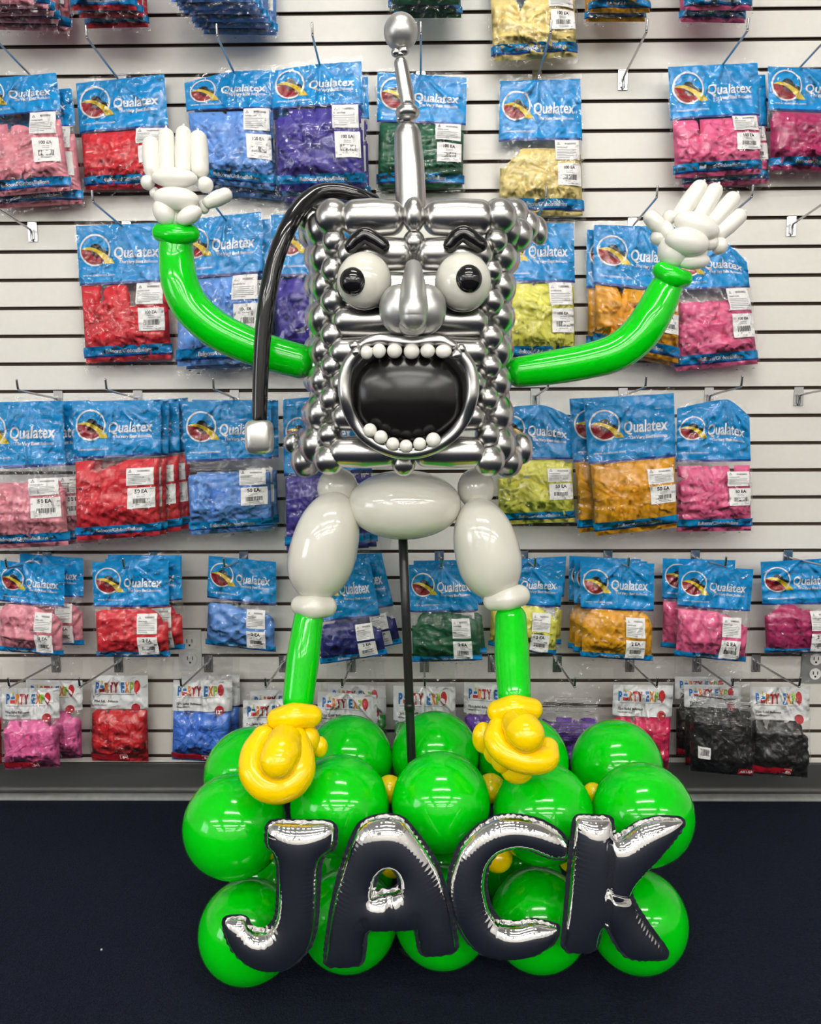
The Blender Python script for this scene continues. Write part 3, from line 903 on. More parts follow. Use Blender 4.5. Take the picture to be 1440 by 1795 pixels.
# ------------------------------------------------------------------ printing helpers
_TX = {}
def text_poly(s, bold=0.0, shear=0.0, spacing=1.0):
    key = (s, bold, shear, spacing)
    if key in _TX: return _TX[key]
    cu = bpy.data.curves.new('t', 'FONT')
    cu.body = s; cu.size = 1.0; cu.offset = bold; cu.space_character = spacing; cu.resolution_u = 3
    o = bpy.data.objects.new('t', cu); COL.objects.link(o)
    dg = bpy.context.evaluated_depsgraph_get(); dg.update()
    me = bpy.data.meshes.new_from_object(o.evaluated_get(dg))
    V = np.array([v.co[:2] for v in me.vertices]); F = [tuple(p.vertices) for p in me.polygons]
    bpy.data.objects.remove(o); bpy.data.curves.remove(cu); bpy.data.meshes.remove(me)
    V[:, 0] += shear * V[:, 1]
    V = V - [V[:, 0].min(), 0]
    _TX[key] = (V, F)
    return _TX[key]

def placed_text(s, x, y, width, height=None, bold=0.02, shear=0.0, spacing=1.0):
    """flat text: left end x, baseline y (up positive), fitted to width (and cap height)"""
    V, F = text_poly(s, bold, shear, spacing)
    w = V[:, 0].max()
    k = width / w
    ky = (height / 0.72) if height else k
    return np.stack([x + V[:, 0] * k, y + V[:, 1] * ky], 1), F

def disc(cx, cy, r, n=28, r2=0.0):
    a = np.linspace(0, 2 * math.pi, n, endpoint=False)
    P = np.stack([cx + r * np.cos(a), cy + r * np.sin(a)], 1)
    if not r2: return P, [tuple(range(n))]
    Q = np.stack([cx + r2 * np.cos(a), cy + r2 * np.sin(a)], 1)
    return np.vstack([P, Q]), [(i, (i + 1) % n, n + (i + 1) % n, n + i) for i in range(n)]

def rect(x0, y0, x1, y1, nx=1, ny=1):
    X, Y = np.meshgrid(np.linspace(x0, x1, nx + 1), np.linspace(y0, y1, ny + 1))
    V = np.stack([X.ravel(), Y.ravel()], 1)
    F = [(r * (nx + 1) + c, r * (nx + 1) + c + 1, (r + 1) * (nx + 1) + c + 1, (r + 1) * (nx + 1) + c) for r in range(ny) for c in range(nx)]
    return V, F

def tess(vf, size):
    """cut flat polygons into small triangles so that they follow the bag's surface"""
    V, F = vf
    bm = bmesh.new()
    vs = [bm.verts.new((p[0], p[1], 0)) for p in V]
    for f in F: bm.faces.new([vs[i] for i in f]).normal_update()
    bmesh.ops.triangulate(bm, faces=bm.faces[:], ngon_method='EAR_CLIP')
    for _ in range(4):
        es = [e for e in bm.edges if e.calc_length() > size]
        if not es: break
        bmesh.ops.subdivide_edges(bm, edges=es, cuts=1)
        bmesh.ops.triangulate(bm, faces=[f for f in bm.faces if len(f.verts) > 3])
    bm.verts.index_update()
    out = (np.array([v.co[:2] for v in bm.verts]), [tuple(v.index for v in f.verts) for f in bm.faces])
    bm.free()
    return out

class Print:
    def __init__(s): s.V = []; s.F = []; s.M = []; s.mats = []; s.L = []
    def add(s, vf, m):
        V, F = vf
        o = len(s.V)
        s.V += [tuple(v) for v in V]
        if m not in s.mats: s.mats.append(m)
        k = s.mats.index(m)
        s.L += [k] * len(V)
        for f in F: s.F.append(tuple(i + o for i in f)); s.M.append(k)

def ridge_noise(rng, n, lo, hi):
    """list of random waves (kx, kz, phase, amp)"""
    out = []
    for _ in range(n):
        wl = rng.uniform(lo, hi); a = rng.uniform(0, math.pi)
        k = 2 * math.pi / wl
        out.append((k * math.cos(a), k * math.sin(a), rng.uniform(0, 6.28), wl * rng.uniform(.6, 1)))
    return out

# ------------------------------------------------------------------ one bag of balloons
KINDS = {
 '100': dict(T=0.034, foot=(.868, .945), stick=[(.66, .945, .0, .36), (.68, .955, .41, .79)], count='100 EA', N=46, a=.034, b=.020),
 '50': dict(T=0.031, foot=(.90, .965), stick=[(.64, .94, .16, .42), (.655, .955, .45, .76)], count='50 EA', N=40, a=.040, b=.022),
 '2': dict(T=0.024, foot=(.93, .99), stick=[(.60, .86, .12, .50), (.60, .865, .56, .93)], count='2 EA', N=9, a=.062, b=.045),
 'party': dict(T=0.034, foot=(.90, .985), stick=[], count='', N=60, a=.030, b=.018),
 'back': dict(T=0.036, foot=(.90, .985), stick=[], count='', N=60, a=.030, b=.018),
}
_bagn = [0]
def make_bag(row, key, kind, colour, corners, y, hb_px, label, group, ft=0.02, peak=(0, 0), copies=(), u0=None, rollv=None):
    """corners: TL, TR, BR, BL photo points of the printed bag; y: distance plane of its back; hb_px: lower edge of the header"""
    K = KINDS[kind]
    _bagn[0] += 1
    rng = np.random.RandomState(100 + _bagn[0] * 7)
    TL, TR, BR, BL = [np.array(W(px, py, y)) for (px, py) in corners]
    Wd = (np.linalg.norm(TR - TL) + np.linalg.norm(BR - BL)) / 2
    Hd = (np.linalg.norm(BL - TL) + np.linalg.norm(BR - TR)) / 2
    top_py = (corners[0][1] + corners[1][1]) / 2; bot_py = (corners[2][1] + corners[3][1]) / 2
    hb = (hb_px - top_py) / (bot_py - top_py)
    hx, hz = HOOK.get(key, (None, None))
    if u0 is None:
        u0 = 0.5 if hx is None else float(np.clip((hx - TL[0]) / (TR[0] - TL[0]), 0.1, 0.9))
    def Q(u, v):
        vt = v + (1 - np.clip(v / max(hb, .05), 0, 1)) ** 1.5 * (peak[0] * np.clip((u0 - u) / u0, 0, 1) ** 1.4 + peak[1] * np.clip((u - u0) / (1 - u0), 0, 1) ** 1.4)
        u, vt = u[..., None], vt[..., None]
        return (TL * (1 - u) + TR * u) * (1 - vt) + (BL * (1 - u) + BR * u) * vt
    w1 = ridge_noise(rng, 6, .035, .09); w2 = ridge_noise(rng, 6, .012, .03)
    fold = [(rng.uniform(-.95, .95), rng.uniform(.035, .075), rng.uniform(.5, 1.1), rng.uniform(.7, 1.5)) for _ in range(11)]
    kn = np.array([-.08, 0, hb * .5, hb, hb + .22 * (1 - hb), .80, .95, 1.0, 1.06])
    party = kind in ('party', 'back')
    kt = K['T'] * np.array([.05, .07, .16, .38, .88, 1, .45, .22, .08])
    def S(u, v):
        x, z = u * Wd, v * Hd
        e = np.sqrt(np.clip(1 - np.abs(2 * u - 1) ** 4, 0, 1)) * .85 + .15
        t = np.interp(v, kn, kt) * e
        n = 0
        for (kx, kz, ph, a) in w1: n = n + a * .018 * np.sin(kx * x + kz * z + ph)
        for (kx, kz, ph, a) in w2: n = n + a * .028 * (1 - 2 * np.abs(np.sin(kx * x * .5 + kz * z * .5 + ph)))
        # folds fan out below the hook
        dx, dz = x - u0 * Wd, z + .004
        th = np.arctan2(dx, np.maximum(dz, .002)); r = np.hypot(dx, dz)
        f = 0
        for (t0, wdt, am, ln) in fold:
            f = f + am * np.exp(-((th - t0) / wdt) ** 2) * np.exp(-r / (.13 * ln))
        amp = .0046 * np.clip(r / .03, 0, 1)
        return np.maximum(t + n * np.clip(.55 + v * .5, 0, 1) + f * amp, .0012) + .0006
    ZO = Vector(((TL * (1 - u0) + TR * u0)))
    root = empty('balloon_bag', ZO)
    tag(root, label, 'balloon bag', group)
    def place(u, v, off):
        p = Q(u, v); p[..., 1] = y - S(u, v) - off
        return p
    def sheet(name, u_a, u_b, v_a, v_b, nu, nv, off, m, parent, fm=None, jag=None):
        X, Y = np.meshgrid(np.linspace(u_a, u_b, nu), np.linspace(v_a, v_b, nv))
        if jag is not None: X, Y = jag(X, Y)
        p = place(X, Y, off).reshape(-1, 3)
        F = [(r * nu + c, (r + 1) * nu + c, (r + 1) * nu + c + 1, r * nu + c + 1) for r in range(nv - 1) for c in range(nu - 1)]
        return part(name, p, F, m, parent, True, fm)
    def pr(name, P, off, parent):
        V = np.array(P.V)
        p = place(V[:, 0] / Wd, -V[:, 1] / Hd, off)
        p[..., 1] -= np.array(P.L) * .00022
        return part(name, p, P.F, P.mats, parent, False, P.M)
    H = hb * Hd
    # ---- header
    if kind in ('100', '50', '2'):
        nu, nv = 40, 26
        fm = []
        for r in range(nv - 1):
            fm += [1 if r >= nv - 2 else 0] * (nu - 1)
        head = sheet('header', 0.0, 1.0, 0.0, hb, nu, nv, -.0026, [M_HEAD, M_NAVY], root, fm)
        if rollv != 'nologo':
            P = Print()
            cx, cy, R = .205 * Wd, -.42 * H, min(.175 * Wd, .36 * H)
            k = R / 215.0
            def poly(pts): return tess((np.array([(cx + a * k, cy - b * k) for a, b in pts]), [tuple(range(len(pts)))[::-1]]), .009)
            P.add(poly([(-192, -12), (-130, -8), (-60, 2), (0, 28), (60, 72), (108, 128), (122, 160), (60, 190), (0, 199), (-80, 182), (-150, 130), (-186, 55)]), M_PRED)
            P.add(poly([(-64, 4), (0, 28), (60, 72), (76, 92), (40, 104), (-10, 96), (-50, 60)]), M_PMAROON)
            P.add(poly([(-64, -42), (-42, -74), (-8, -88), (40, -84), (76, -58), (96, -16), (190, 30), (182, 80), (100, 28), (20, -18)]), M_PBLACK)
            P.add(poly([(-195, -18), (-130, -42), (-60, -44), (20, -18), (100, 27), (182, 82), (232, 140), (258, 184), (135, 184), (115, 130), (60, 70), (0, 26), (-60, 0), (-130, -10)]), M_PYELLOW)
            a0 = np.radians(np.linspace(-38, 306, 40))
            ring = np.array([(cx + q * R * math.cos(t), cy + q * R * math.sin(t)) for q in (1.0, .895) for t in a0])
            P.add((ring, [(i, i + 1, 41 + i, 40 + i) for i in range(39)]), M_PWHITE)
            pr('logo', P, -.0013, head)
            P = Print()
            lw = .50 * Wd
            P.add(placed_text('Qualatex', .415 * Wd, -.56 * H, lw, .185 * H if kind != '2' else .20 * H, .02, .12, 1.0), M_PWHITE)
            P.add(placed_text('The', .47 * Wd, -.66 * H, .075 * Wd, None, .012, .12, .95), M_PWHITE)
            P.add(placed_text('Very Best', .55 * Wd, -.665 * H, .19 * Wd, None, .03, .12, .92), M_PWHITE)
            P.add(placed_text('Balloons', .75 * Wd, -.665 * H, .15 * Wd, None, .008, .12, .95), M_PWHITE)
            pr('lettering', P, -.0003, head)
            P = Print()
            P.add(placed_text('www.qualatex.com', .06 * Wd, -.86 * H, .36 * Wd, None, .012, 0.0, 1.15), M_PWHITE)
            pr('web_address', P, -.0003, head)
    elif kind == 'party':
        head = sheet('header_card', 0.0, 1.0, 0.0, hb, 24, 16, -.0026, [M_CARD], root)
        P = Print()
        h, b0 = .30 * H, -.50 * H
        for (ch, x, w, m) in [('P', .085, .062, M_CBLUE), ('R', .255, .07, M_CORANGE), ('T', .325, .075, M_CRED), ('Y', .40, .085, M_PRED), ('E', .535, .06, M_CBLUE), ('X', .60, .085, M_CORANGE), ('P', .69, .062, M_CLIME)]:
            P.add(placed_text(ch, x * Wd, b0, w * Wd, h, .05), m)
        P.add(rect(.16 * Wd, b0, .245 * Wd, b0 + .42 * h), M_CRED)
        P.add(rect(.172 * Wd, b0 + .42 * h, .233 * Wd, b0 + .72 * h), M_CBLUE)
        P.add(rect(.165 * Wd, b0 + .36 * h, .24 * Wd, b0 + .46 * h), M_CARD)
        P.add(rect(.198 * Wd, b0 + .72 * h, .208 * Wd, b0 + 1.05 * h), M_CLIME)
        P.add(disc(.203 * Wd, b0 + 1.12 * h, .012 * Wd, 10), M_PYELLOW)
        V, F = disc(0, 0, 1, 26)
        P.add((np.stack([.81 * Wd + V[:, 0] * .052 * Wd, b0 + .58 * h + V[:, 1] * .62 * h], 1), F), M_CRED)
        P.add((np.array([(.797 * Wd, b0 - .16 * h), (.823 * Wd, b0 - .16 * h), (.81 * Wd, b0 + .05 * h)]), [(0, 1, 2)]), M_CRED)
        pr('logo', P, -.0013, head)
        P = Print()
        P.add(rect(.10 * Wd, b0 - .25 * h, .78 * Wd, b0 - .19 * h, 6, 1), M_PGREY)
        P.add(placed_text('72ct Solid Balloons', .075 * Wd, -.80 * H, .42 * Wd, None, .02), M_PBLACK)
        P.add(placed_text('HELIUM QUALITY', .075 * Wd, -.895 * H, .23 * Wd, None, .02), M_PBLACK)
        pr('lettering', P, -.0003, head)
        P = Print()
        P.add(disc(.80 * Wd, -hb * Hd + .004, .075 * Wd, 30), M_PRED)
        bd = pr('size_badge', P, .0002, root)
        P = Print()
        P.add(placed_text('12"', .752 * Wd, -hb * Hd - .005, .095 * Wd, None, .03), M_PWHITE)
        pr('lettering', P, .0005, bd)
    else:
        P = Print()
        for k, (a, b_) in enumerate([(.25, .86), (.30, .84), (.08, .72), (.04, .95), (.10, .97), (.04, .93), (.12, .9)]):
            yy = -(.25 + .105 * k) * H
            P.add(rect(a * Wd, yy - .0012, b_ * Wd, yy + .0012, 10, 1), M_PGREY if k != 2 else M_PBLACK)
        P.add(placed_text('WARNING : CHOKING HAZARD', .06 * Wd, -.53 * H, .60 * Wd, None, .02), M_PBLACK)
        for k in range(9):
            yy = -(hb + .05 + .03 * k) * Hd
            P.add(rect(.06 * Wd, yy - .0011, (.62 + .3 * rng.rand()) * Wd, yy + .0011, 10, 1), M_PBLACK)
        pr('warning_print', P, .0003, root)
    # ---- the balloons inside
    vf0, vf1 = hb + ft, (K['foot'][1] + .035 if kind != '2' else .985)
    if kind == '2': vf1 = .95
    nu, nv = 74, 66
    X, Y = np.meshgrid(np.linspace(.02, .98, nu), np.linspace(vf0, vf1, nv))
    xm, zm = X * Wd, Y * Hd
    N, A, B = K['N'], K['a'] * Wd / .21, K['b'] * Wd / .21
    hn = np.full(X.shape, -1.0)
    for i in range(N):
        k = i % 3
        cx = rng.uniform(.05, .95) * Wd; cz = (vf0 + (vf1 - vf0) * (rng.uniform(.08, .97))) * Hd
        if kind == '2': cx = rng.uniform(.32, .62) * Wd; cz = (vf0 + (vf1 - vf0) * rng.uniform(.4, .72)) * Hd
        ph = rng.uniform(0, math.pi); a = A * rng.uniform(.75, 1.25); b = B * rng.uniform(.75, 1.3)
        if kind == '2': ph = rng.uniform(-.5, .5); a = Wd * rng.uniform(.36, .46); b = (vf1 - vf0) * Hd * rng.uniform(.36, .5)
        p = (xm - cx) * math.cos(ph) + (zm - cz) * math.sin(ph); q = -(xm - cx) * math.sin(ph) + (zm - cz) * math.cos(ph)
        q = q * (1 + .35 * p / a)          # pear outline
        rr = (np.abs(p) / a) ** 2.4 + (np.abs(q) / b) ** 2.4
        t1, t2 = rng.uniform(-.4, .4), rng.uniform(-.4, .4)
        hgt = rng.uniform(.12, .62) + t1 * p / a + t2 * q / b + .22 * np.clip(1 - rr, 0, 1) ** .5
        kk = 2 * math.pi / (rng.uniform(.9, 1.7) * b)
        hgt = hgt + (.25 if kind != '2' else .08) * np.abs(np.sin(kk * (q + .3 * p * rng.uniform(-1, 1)) + rng.uniform(0, 6))) * np.clip(p / a + .6, 0, 1.2)
        hn = np.where((rr < 1) & (hgt > hn), hgt, hn)
    for i in range(4 if kind != '2' else 1):  # rolled necks
        cx = rng.uniform(.15, .85) * Wd; cz = (vf0 + (vf1 - vf0) * rng.uniform(.2, .8)) * Hd
        rr = np.hypot(xm - cx, zm - cz); r0 = .006 if kind != '2' else .011
        hn = np.where(np.abs(rr - r0) < .0028, np.maximum(hn, hn + .18), hn)
    low = (hn < -.5) & (Y < vf0 + .3 * (vf1 - vf0))
    hn = np.where((hn < -.5) & ~low, .05, hn)
    Te = np.clip(S(X, Y) - .0045, .001, None)
    hh = np.clip(np.where(low, 0.06, .22 + .80 * hn), .03, 1.05)
    edge = np.minimum(np.minimum(X - .02, .98 - X) / .03, np.minimum((Y - vf0) * 30, (vf1 - Y) / .02))
    hh = hh * np.clip(edge, 0, 1) ** .5
    p = Q(X, Y); p[..., 1] = y - .0015 - Te * hh
    F = []
    for r in range(nv - 1):
        for c in range(nu - 1):
            if low[r, c] and low[r + 1, c] and low[r, c + 1] and low[r + 1, c + 1]: continue
            F.append((r * nu + c, (r + 1) * nu + c, (r + 1) * nu + c + 1, r * nu + c + 1))
    fl = part('balloon_filling', p.reshape(-1, 3), F, latex(colour), root)
    fl['kind'] = 'stuff'
    # ---- footer print
    f0, f1 = K['foot']
    if kind in ('100', '50', '2'):
        nv = 7
        fm = []
        for r in range(nv - 1): fm += [1 if r == nv - 2 else 0] * 29
        ft_ = sheet('footer_strip', 0.0, 1.0, f0, f1, 30, nv, -.0022, [M_HEAD, M_NAVY], root, fm)
        P = Print()
        P.add(placed_text('Balloons/Globos/Ballons', .27 * Wd, -(f0 + (f1 - f0) * .68) * Hd, .52 * Wd, (f1 - f0) * .40 * Hd, .02, .1, .95), M_PWHITE)
        pr('lettering', P, -.0002, ft_)
    elif kind == 'party':
        ft_ = sheet('footer_strip', 0.02, .66, f0, f1, 20, 5, .0002, [M_PRED], root)
        P = Print()
        P.add(placed_text('8+', .565 * Wd, -(f0 + (f1 - f0) * .78) * Hd, .075 * Wd, None, .04), M_PWHITE)
        zz0, zz1 = -(f0 + (f1 - f0) * .12) * Hd, -(f0 + (f1 - f0) * .90) * Hd
        for (a, b_, c, d_) in [(.53, zz0, .655, zz0 - .0012), (.53, zz1, .655, zz1 + .0012), (.53, zz0, .537, zz1), (.648, zz0, .655, zz1)]:
            P.add(rect(a * Wd, min(b_, d_), c * Wd, max(b_, d_)), M_PWHITE)
        pr('lettering', P, .0005, ft_)
    else:
        P = Print()
        P.add(rect(.72 * Wd, -.99 * Hd, .99 * Wd, -.90 * Hd, 6, 3), M_PRED)
        q = pr('maker_mark', P, .0003, root)
        P = Print(); P.add(placed_text('ABI USA', .745 * Wd, -.968 * Hd, .22 * Wd, .042 * Hd, .02, 0, .9), M_PWHITE)
        pr('lettering', P, .0008, q)
        P = Print(); P.add(rect(.08 * Wd, -.80 * Hd, .26 * Wd, -.66 * Hd, 6, 5), M_STICK)
        q = pr('barcode_label', P, .0004, root)
        P = Print()
        x = .105
        while x < .235:
            w = rng.choice([.004, .007, .010]); P.add(rect(x * Wd, -.76 * Hd, (x + w) * Wd, -.68 * Hd), M_PBLACK); x += w + rng.choice([.004, .006])
        pr('barcode', P, .0008, q)
    # ---- stickers
    for si, (a, b_, c, d_) in enumerate(K['stick']):
        v0 = hb + (f0 - hb) * c + .004; v1 = hb + (f0 - hb) * d_
        if kind == '2': v0 = hb + (1 - hb) * c; v1 = hb + (1 - hb) * d_
        P = Print(); P.add(rect(a * Wd, -v1 * Hd, b_ * Wd, -v0 * Hd, 10, 8), M_STICK)
        st = pr('warning_label' if si == 0 else 'price_label', P, .0003, root)
        P = Print()
        sw, sh = (b_ - a) * Wd, (v1 - v0) * Hd
        X0, Y0 = a * Wd, -v0 * Hd
        if si == 0:
            t = .13 * sw
            tri = [(0, 0), (1, 0), (.5, .9)]; inn = [(.16, .09), (.84, .09), (.5, .70)]
            bx, by = X0 + .08 * sw, Y0 - .24 * sh
            P.add((np.array([(bx + q[0] * t, by + q[1] * t) for q in tri + inn]), [(0, 1, 4, 3), (1, 2, 5, 4), (2, 0, 3, 5)]), M_PBLACK)
            P.add(rect(bx + .47 * t, by + .2 * t, bx + .53 * t, by + .55 * t), M_PBLACK)
            P.add(placed_text('WARNING:', X0 + .40 * sw, Y0 - .23 * sh, .48 * sw, .10 * sh, .02), M_PBLACK)
            P.add(placed_text('CHOKING HAZARD', X0 + .06 * sw, Y0 - .40 * sh, .46 * sw, .06 * sh, .02), M_PBLACK)
            for k in range(6):
                yy = Y0 - (.48 + .08 * k) * sh
                P.add(rect(X0 + .06 * sw, yy - .028 * sh, X0 + (.9 - .3 * (k == 5) - .06 * rng.rand()) * sw, yy, 4, 1), M_PGREY)
        else:
            P.add(placed_text(K['count'], X0 + .26 * sw, Y0 - .26 * sh, .48 * sw, None, .03), M_PBLACK)
            for k in range(2): P.add(rect(X0 + .36 * sw, Y0 - (.36 + .075 * k) * sh, X0 + .64 * sw, Y0 - (.335 + .075 * k) * sh), M_PGREY)
            x = .2
            while x < .8:
                w = rng.choice([.012, .02, .03]); P.add(rect(X0 + x * sw, Y0 - .76 * sh, X0 + (x + w) * sw, Y0 - .52 * sh), M_PBLACK); x += w + rng.choice([.012, .02])
            for k in range(2): P.add(rect(X0 + (.3 - .14 * k) * sw, Y0 - (.84 + .075 * k) * sh, X0 + (.72 + .14 * k) * sw, Y0 - (.81 + .075 * k) * sh), M_PGREY)
        pr('label_print', P, .0007, st)
    # ---- clear film over everything
    seed2 = rng.uniform(0, 6)
    vtop = -.035 if not party else -.40 * hb / .3
    if party: vtop = max(vtop, -.34)
    def jag(X, Y):
        X2 = X + np.where(X > .999, 1, 0) * .006 * np.sin(Y * 19 + seed2) - np.where(X < .001, 1, 0) * .006 * np.sin(Y * 23 + seed2)
        Y2 = Y + np.where(Y > 1.02, 1, 0) * (.012 * np.sin(X * 31 + seed2) + .008 * np.sin(X * 67)) + np.where(Y < vtop + .001, 1, 0) * .008 * np.sin(X * 27 + seed2)
        return X2, Y2
    sheet('clear_film', -.012, 1.012, vtop, 1.035 if kind != '2' else 1.03, 84, 104, 0.0, M_POLY if party else M_FILM, root, None, jag)
    # ---- the same bags hanging behind it
    for (dx, dy, dz, ry, lab) in copies:
        c = copy_thing(root, (ZO.x + dx, ZO.y + dy, ZO.z + dz), math.radians(ry))
        tag(c, lab, 'balloon bag', group)
    return root

G0, G1, G2, G3, G4, G5 = ['balloon bags along the top edge', '100-count bags in the top hook row', '100-count bags in the second row', '50-count bags in the third row',
                          '2-count bags in the fourth row', '72-count bags in the bottom row']
def behind(n, what, dx=.0, dz=.0, dy=.034, rot=1.5):
    r = random.Random(hash(what) % 1000 if False else sum(map(ord, what)))
    words = ['first', 'second', 'third', 'fourth', 'fifth', 'sixth']
    return [(dx * (k + 1) + r.uniform(-.006, .006), dy * (k + 1), dz * (k + 1) + r.uniform(-.006, .006), r.uniform(-rot, rot),
             words[k] + ' bag behind the ' + what) for k in range(n)]

# row 0: only the lower ends are in the picture
def top_bag(key, colour, xl, xr, bot, y, label, copies=(), bl=0, br=0):
    w = xr - xl; h = w * 1.37
    make_bag(0, key, '100', colour, [(xl - 8, bot - h), (xr - 4, bot - h), (xr + 2, bot + br), (xl, bot + bl)], y, bot - h * .58, label, G0, copies=copies)
top_bag('0a', 'pale pink', -92, 62, 12, -.215, 'pale pink bag cut off at the top left corner, front of its stack', behind(4, 'pale pink top corner bag', .008))
top_bag('0b', 'red', 124, 240, 22, -.19, 'red bag cut off at the top edge, front of its stack', behind(2, 'red top edge bag', .004, -.004))
top_bag('0c', 'light blue', 298, 440, 8, -.225, 'light blue bag cut off at the top edge, front of its stack', behind(5, 'light blue top edge bag', .007, 0, .032))
top_bag('0d', 'dark green', 684, 806, 12, -.17, 'dark green bag cut off at the top edge above the antenna, front of its stack', behind(2, 'dark green top edge bag', .004))
top_bag('0e', 'ivory', 862, 1012, 108, -.075, 'ivory bag cut off at the top edge, hanging lowest of that row', bl=4, br=-4)
top_bag('0f', 'golden yellow', 1032, 1140, 26, -.14, 'golden yellow bag cut off at the top edge, front of its pair', behind(1, 'golden yellow top edge bag', -.002, -.012))
top_bag('0g', 'rose pink', 1200, 1318, 22, -.14, 'rose pink bag cut off at the top edge, front of its pair', behind(1, 'rose pink top edge bag', -.003, -.012))

# row 1
make_bag(1, '1a', '100', 'pale pink', [(-44, 140), (98, 127), (128, 338), (-34, 352)], -.085, 202, 'pale pink bag in the top hook row at the left edge of the picture', G1, .06, copies=[(.02, .045, -.02, 1.5, 'bag hanging just behind the pale pink bag at the left edge')])
make_bag(1, '1b', '100', 'red', [(133, 146), (288, 130), (304, 333), (148, 338)], -.04, 229, 'red bag in the top hook row, left of the raised white hand', G1, .0)
make_bag(1, '1c', '100', 'light blue', [(322, 134), (478, 118), (490, 340), (338, 322)], -.06, 193, 'light blue bag in the top hook row, right of the raised white hand', G1, .01, peak=(.06, .02), copies=[(.012, .038, -.018, -1, 'light blue bag hidden behind the one right of the raised white hand')])
make_bag(1, '1d', '100', 'violet blue', [(474, 118), (634, 107), (644, 336), (486, 340)], -.095, 188, 'violet blue bag in the top hook row, above the black hose', G1, .0, peak=(.03, 0), copies=[(.014, .038, -.02, 1, 'violet blue bag peeking out behind the one above the black hose')])
make_bag(1, '1e', '100', 'dark green', [(662, 126), (819, 136), (814, 334), (660, 334)], -.04, 217, 'dark green bag in the top hook row, behind the silver antenna', G1, .0)
make_bag(1, '1f', '100', 'ivory', [(877, 142), (1018, 138), (1025, 384), (872, 382)], -.04, 247, 'ivory bag in the top hook row, upper right of the silver head', G1, .05)
make_bag(1, '1g', '100', 'rose pink', [(1172, 117), (1329, 110), (1337, 308), (1181, 318)], -.075, 207, 'rose pink bag in the top hook row, above the right white hand', G1, .0, copies=[(.035, .036, -.015, 0, 'rose pink bag peeking out behind the one above the right white hand')])
make_bag(1, '1h', '100', 'magenta', [(1347, 116), (1500, 124), (1502, 306), (1348, 302)], -.06, 197, 'magenta bag in the top hook row cut off by the right edge', G1, .0)
# row 2
make_bag(2, '2a', '100', 'red', [(133, 396), (290, 390), (304, 634), (149, 642)], -.04, 497, 'red bag in the second row, behind the left green forearm', G2, .0)
make_bag(2, '2b', '100', 'light blue', [(312, 386), (458, 371), (466, 640), (308, 648)], -.08, 484, 'light blue bag in the second row, between green arm and black hose', G2, .0, copies=[(.02, .038, -.008, 1, 'light blue bag tucked behind the one between green arm and hose')])
make_bag(2, '2c', '100', 'violet blue', [(475, 376), (630, 372), (642, 640), (486, 645)], -.06, 482, 'violet blue bag in the second row, half hidden by the silver head', G2, .0, copies=[(-.02, .034, -.01, -1, 'violet blue bag tucked behind the one half hidden by the head')])
make_bag(2, '2e', '100', 'lime yellow', [(868, 392), (1006, 391), (1012, 640), (872, 640)], -.05, 495, 'lime yellow bag in the second row, right of the silver head', G2, .0)
make_bag(2, '2f', '100', 'golden yellow', [(1042, 394), (1196, 398), (1192, 642), (1040, 612)], -.08, 506, 'golden yellow bag in the second row, left of the right green forearm', G2, .0, copies=[(-.012, .036, -.004, 0, 'golden yellow bag peeking out behind the one by the green forearm')])
make_bag(2, '2g', '100', 'rose pink', [(1180, 424), (1306, 424), (1332, 642), (1183, 656)], -.05, 506, 'rose pink bag in the second row, right of the right green forearm', G2, .09, peak=(.05, .16))
# row 3
make_bag(3, '3a', '50', 'pale pink', [(-48, 706), (108, 702), (124, 956), (-44, 964)], -.185, 818, 'pale pink bag in the third row at the left edge', G3, .10, peak=(.0, .0),
         copies=[(.055, .045, .0, -1, 'pale pink bag peeking out behind the one at the left edge of row three')])
make_bag(3, '3b', '50', 'red', [(128, 704), (281, 700), (284, 938), (132, 948)], -.19, 800, 'red bag in the third row, frontmost of a thick stack', G3, .02,
         copies=[(.012, .032, .0, 1, 'first red bag behind the frontmost of the thick stack'), (.028, .064, .0, -1.5, 'second red bag behind the frontmost of the thick stack'), (.045, .096, .0, -3, 'last red bag at the back of the thick stack')])
make_bag(3, '3c', '50', 'light blue', [(320, 704), (474, 702), (480, 928), (332, 938)], -.15, 806, 'light blue bag in the third row, beside the square hose end', G3, .10, copies=[(.014, .04, .004, 1, 'light blue bag behind the one beside the square hose end')])
make_bag(3, '3d', '50', 'violet blue', [(496, 700), (620, 690), (650, 960), (500, 966)], -.13, 830, 'violet blue bag in the third row, half hidden by body and left thigh', G3, .0, copies=[(.03, .04, -.0, 1.5, 'violet blue bag behind the one half hidden by the left thigh')])
make_bag(3, '3e', '50', 'lime yellow', [(868, 706), (1004, 712), (1010, 914), (872, 920)], -.13, 804, 'lime yellow bag in the third row, right of the silver body', G3, .0, peak=(.05, .10))
make_bag(3, '3f', '50', 'golden yellow', [(1024, 700), (1182, 689), (1190, 924), (1042, 940)], -.185, 806, 'golden yellow bag in the third row, front of its pair', G3, .0, copies=[(-.028, .05, .0, 1, 'golden yellow bag peeking out left behind its pair in row three')])
make_bag(3, '3g', '50', 'rose pink', [(1188, 700), (1314, 700), (1320, 930), (1183, 932)], -.14, 808, 'rose pink bag in the third row with a crumpled header', G3, .03, peak=(.07, .13))
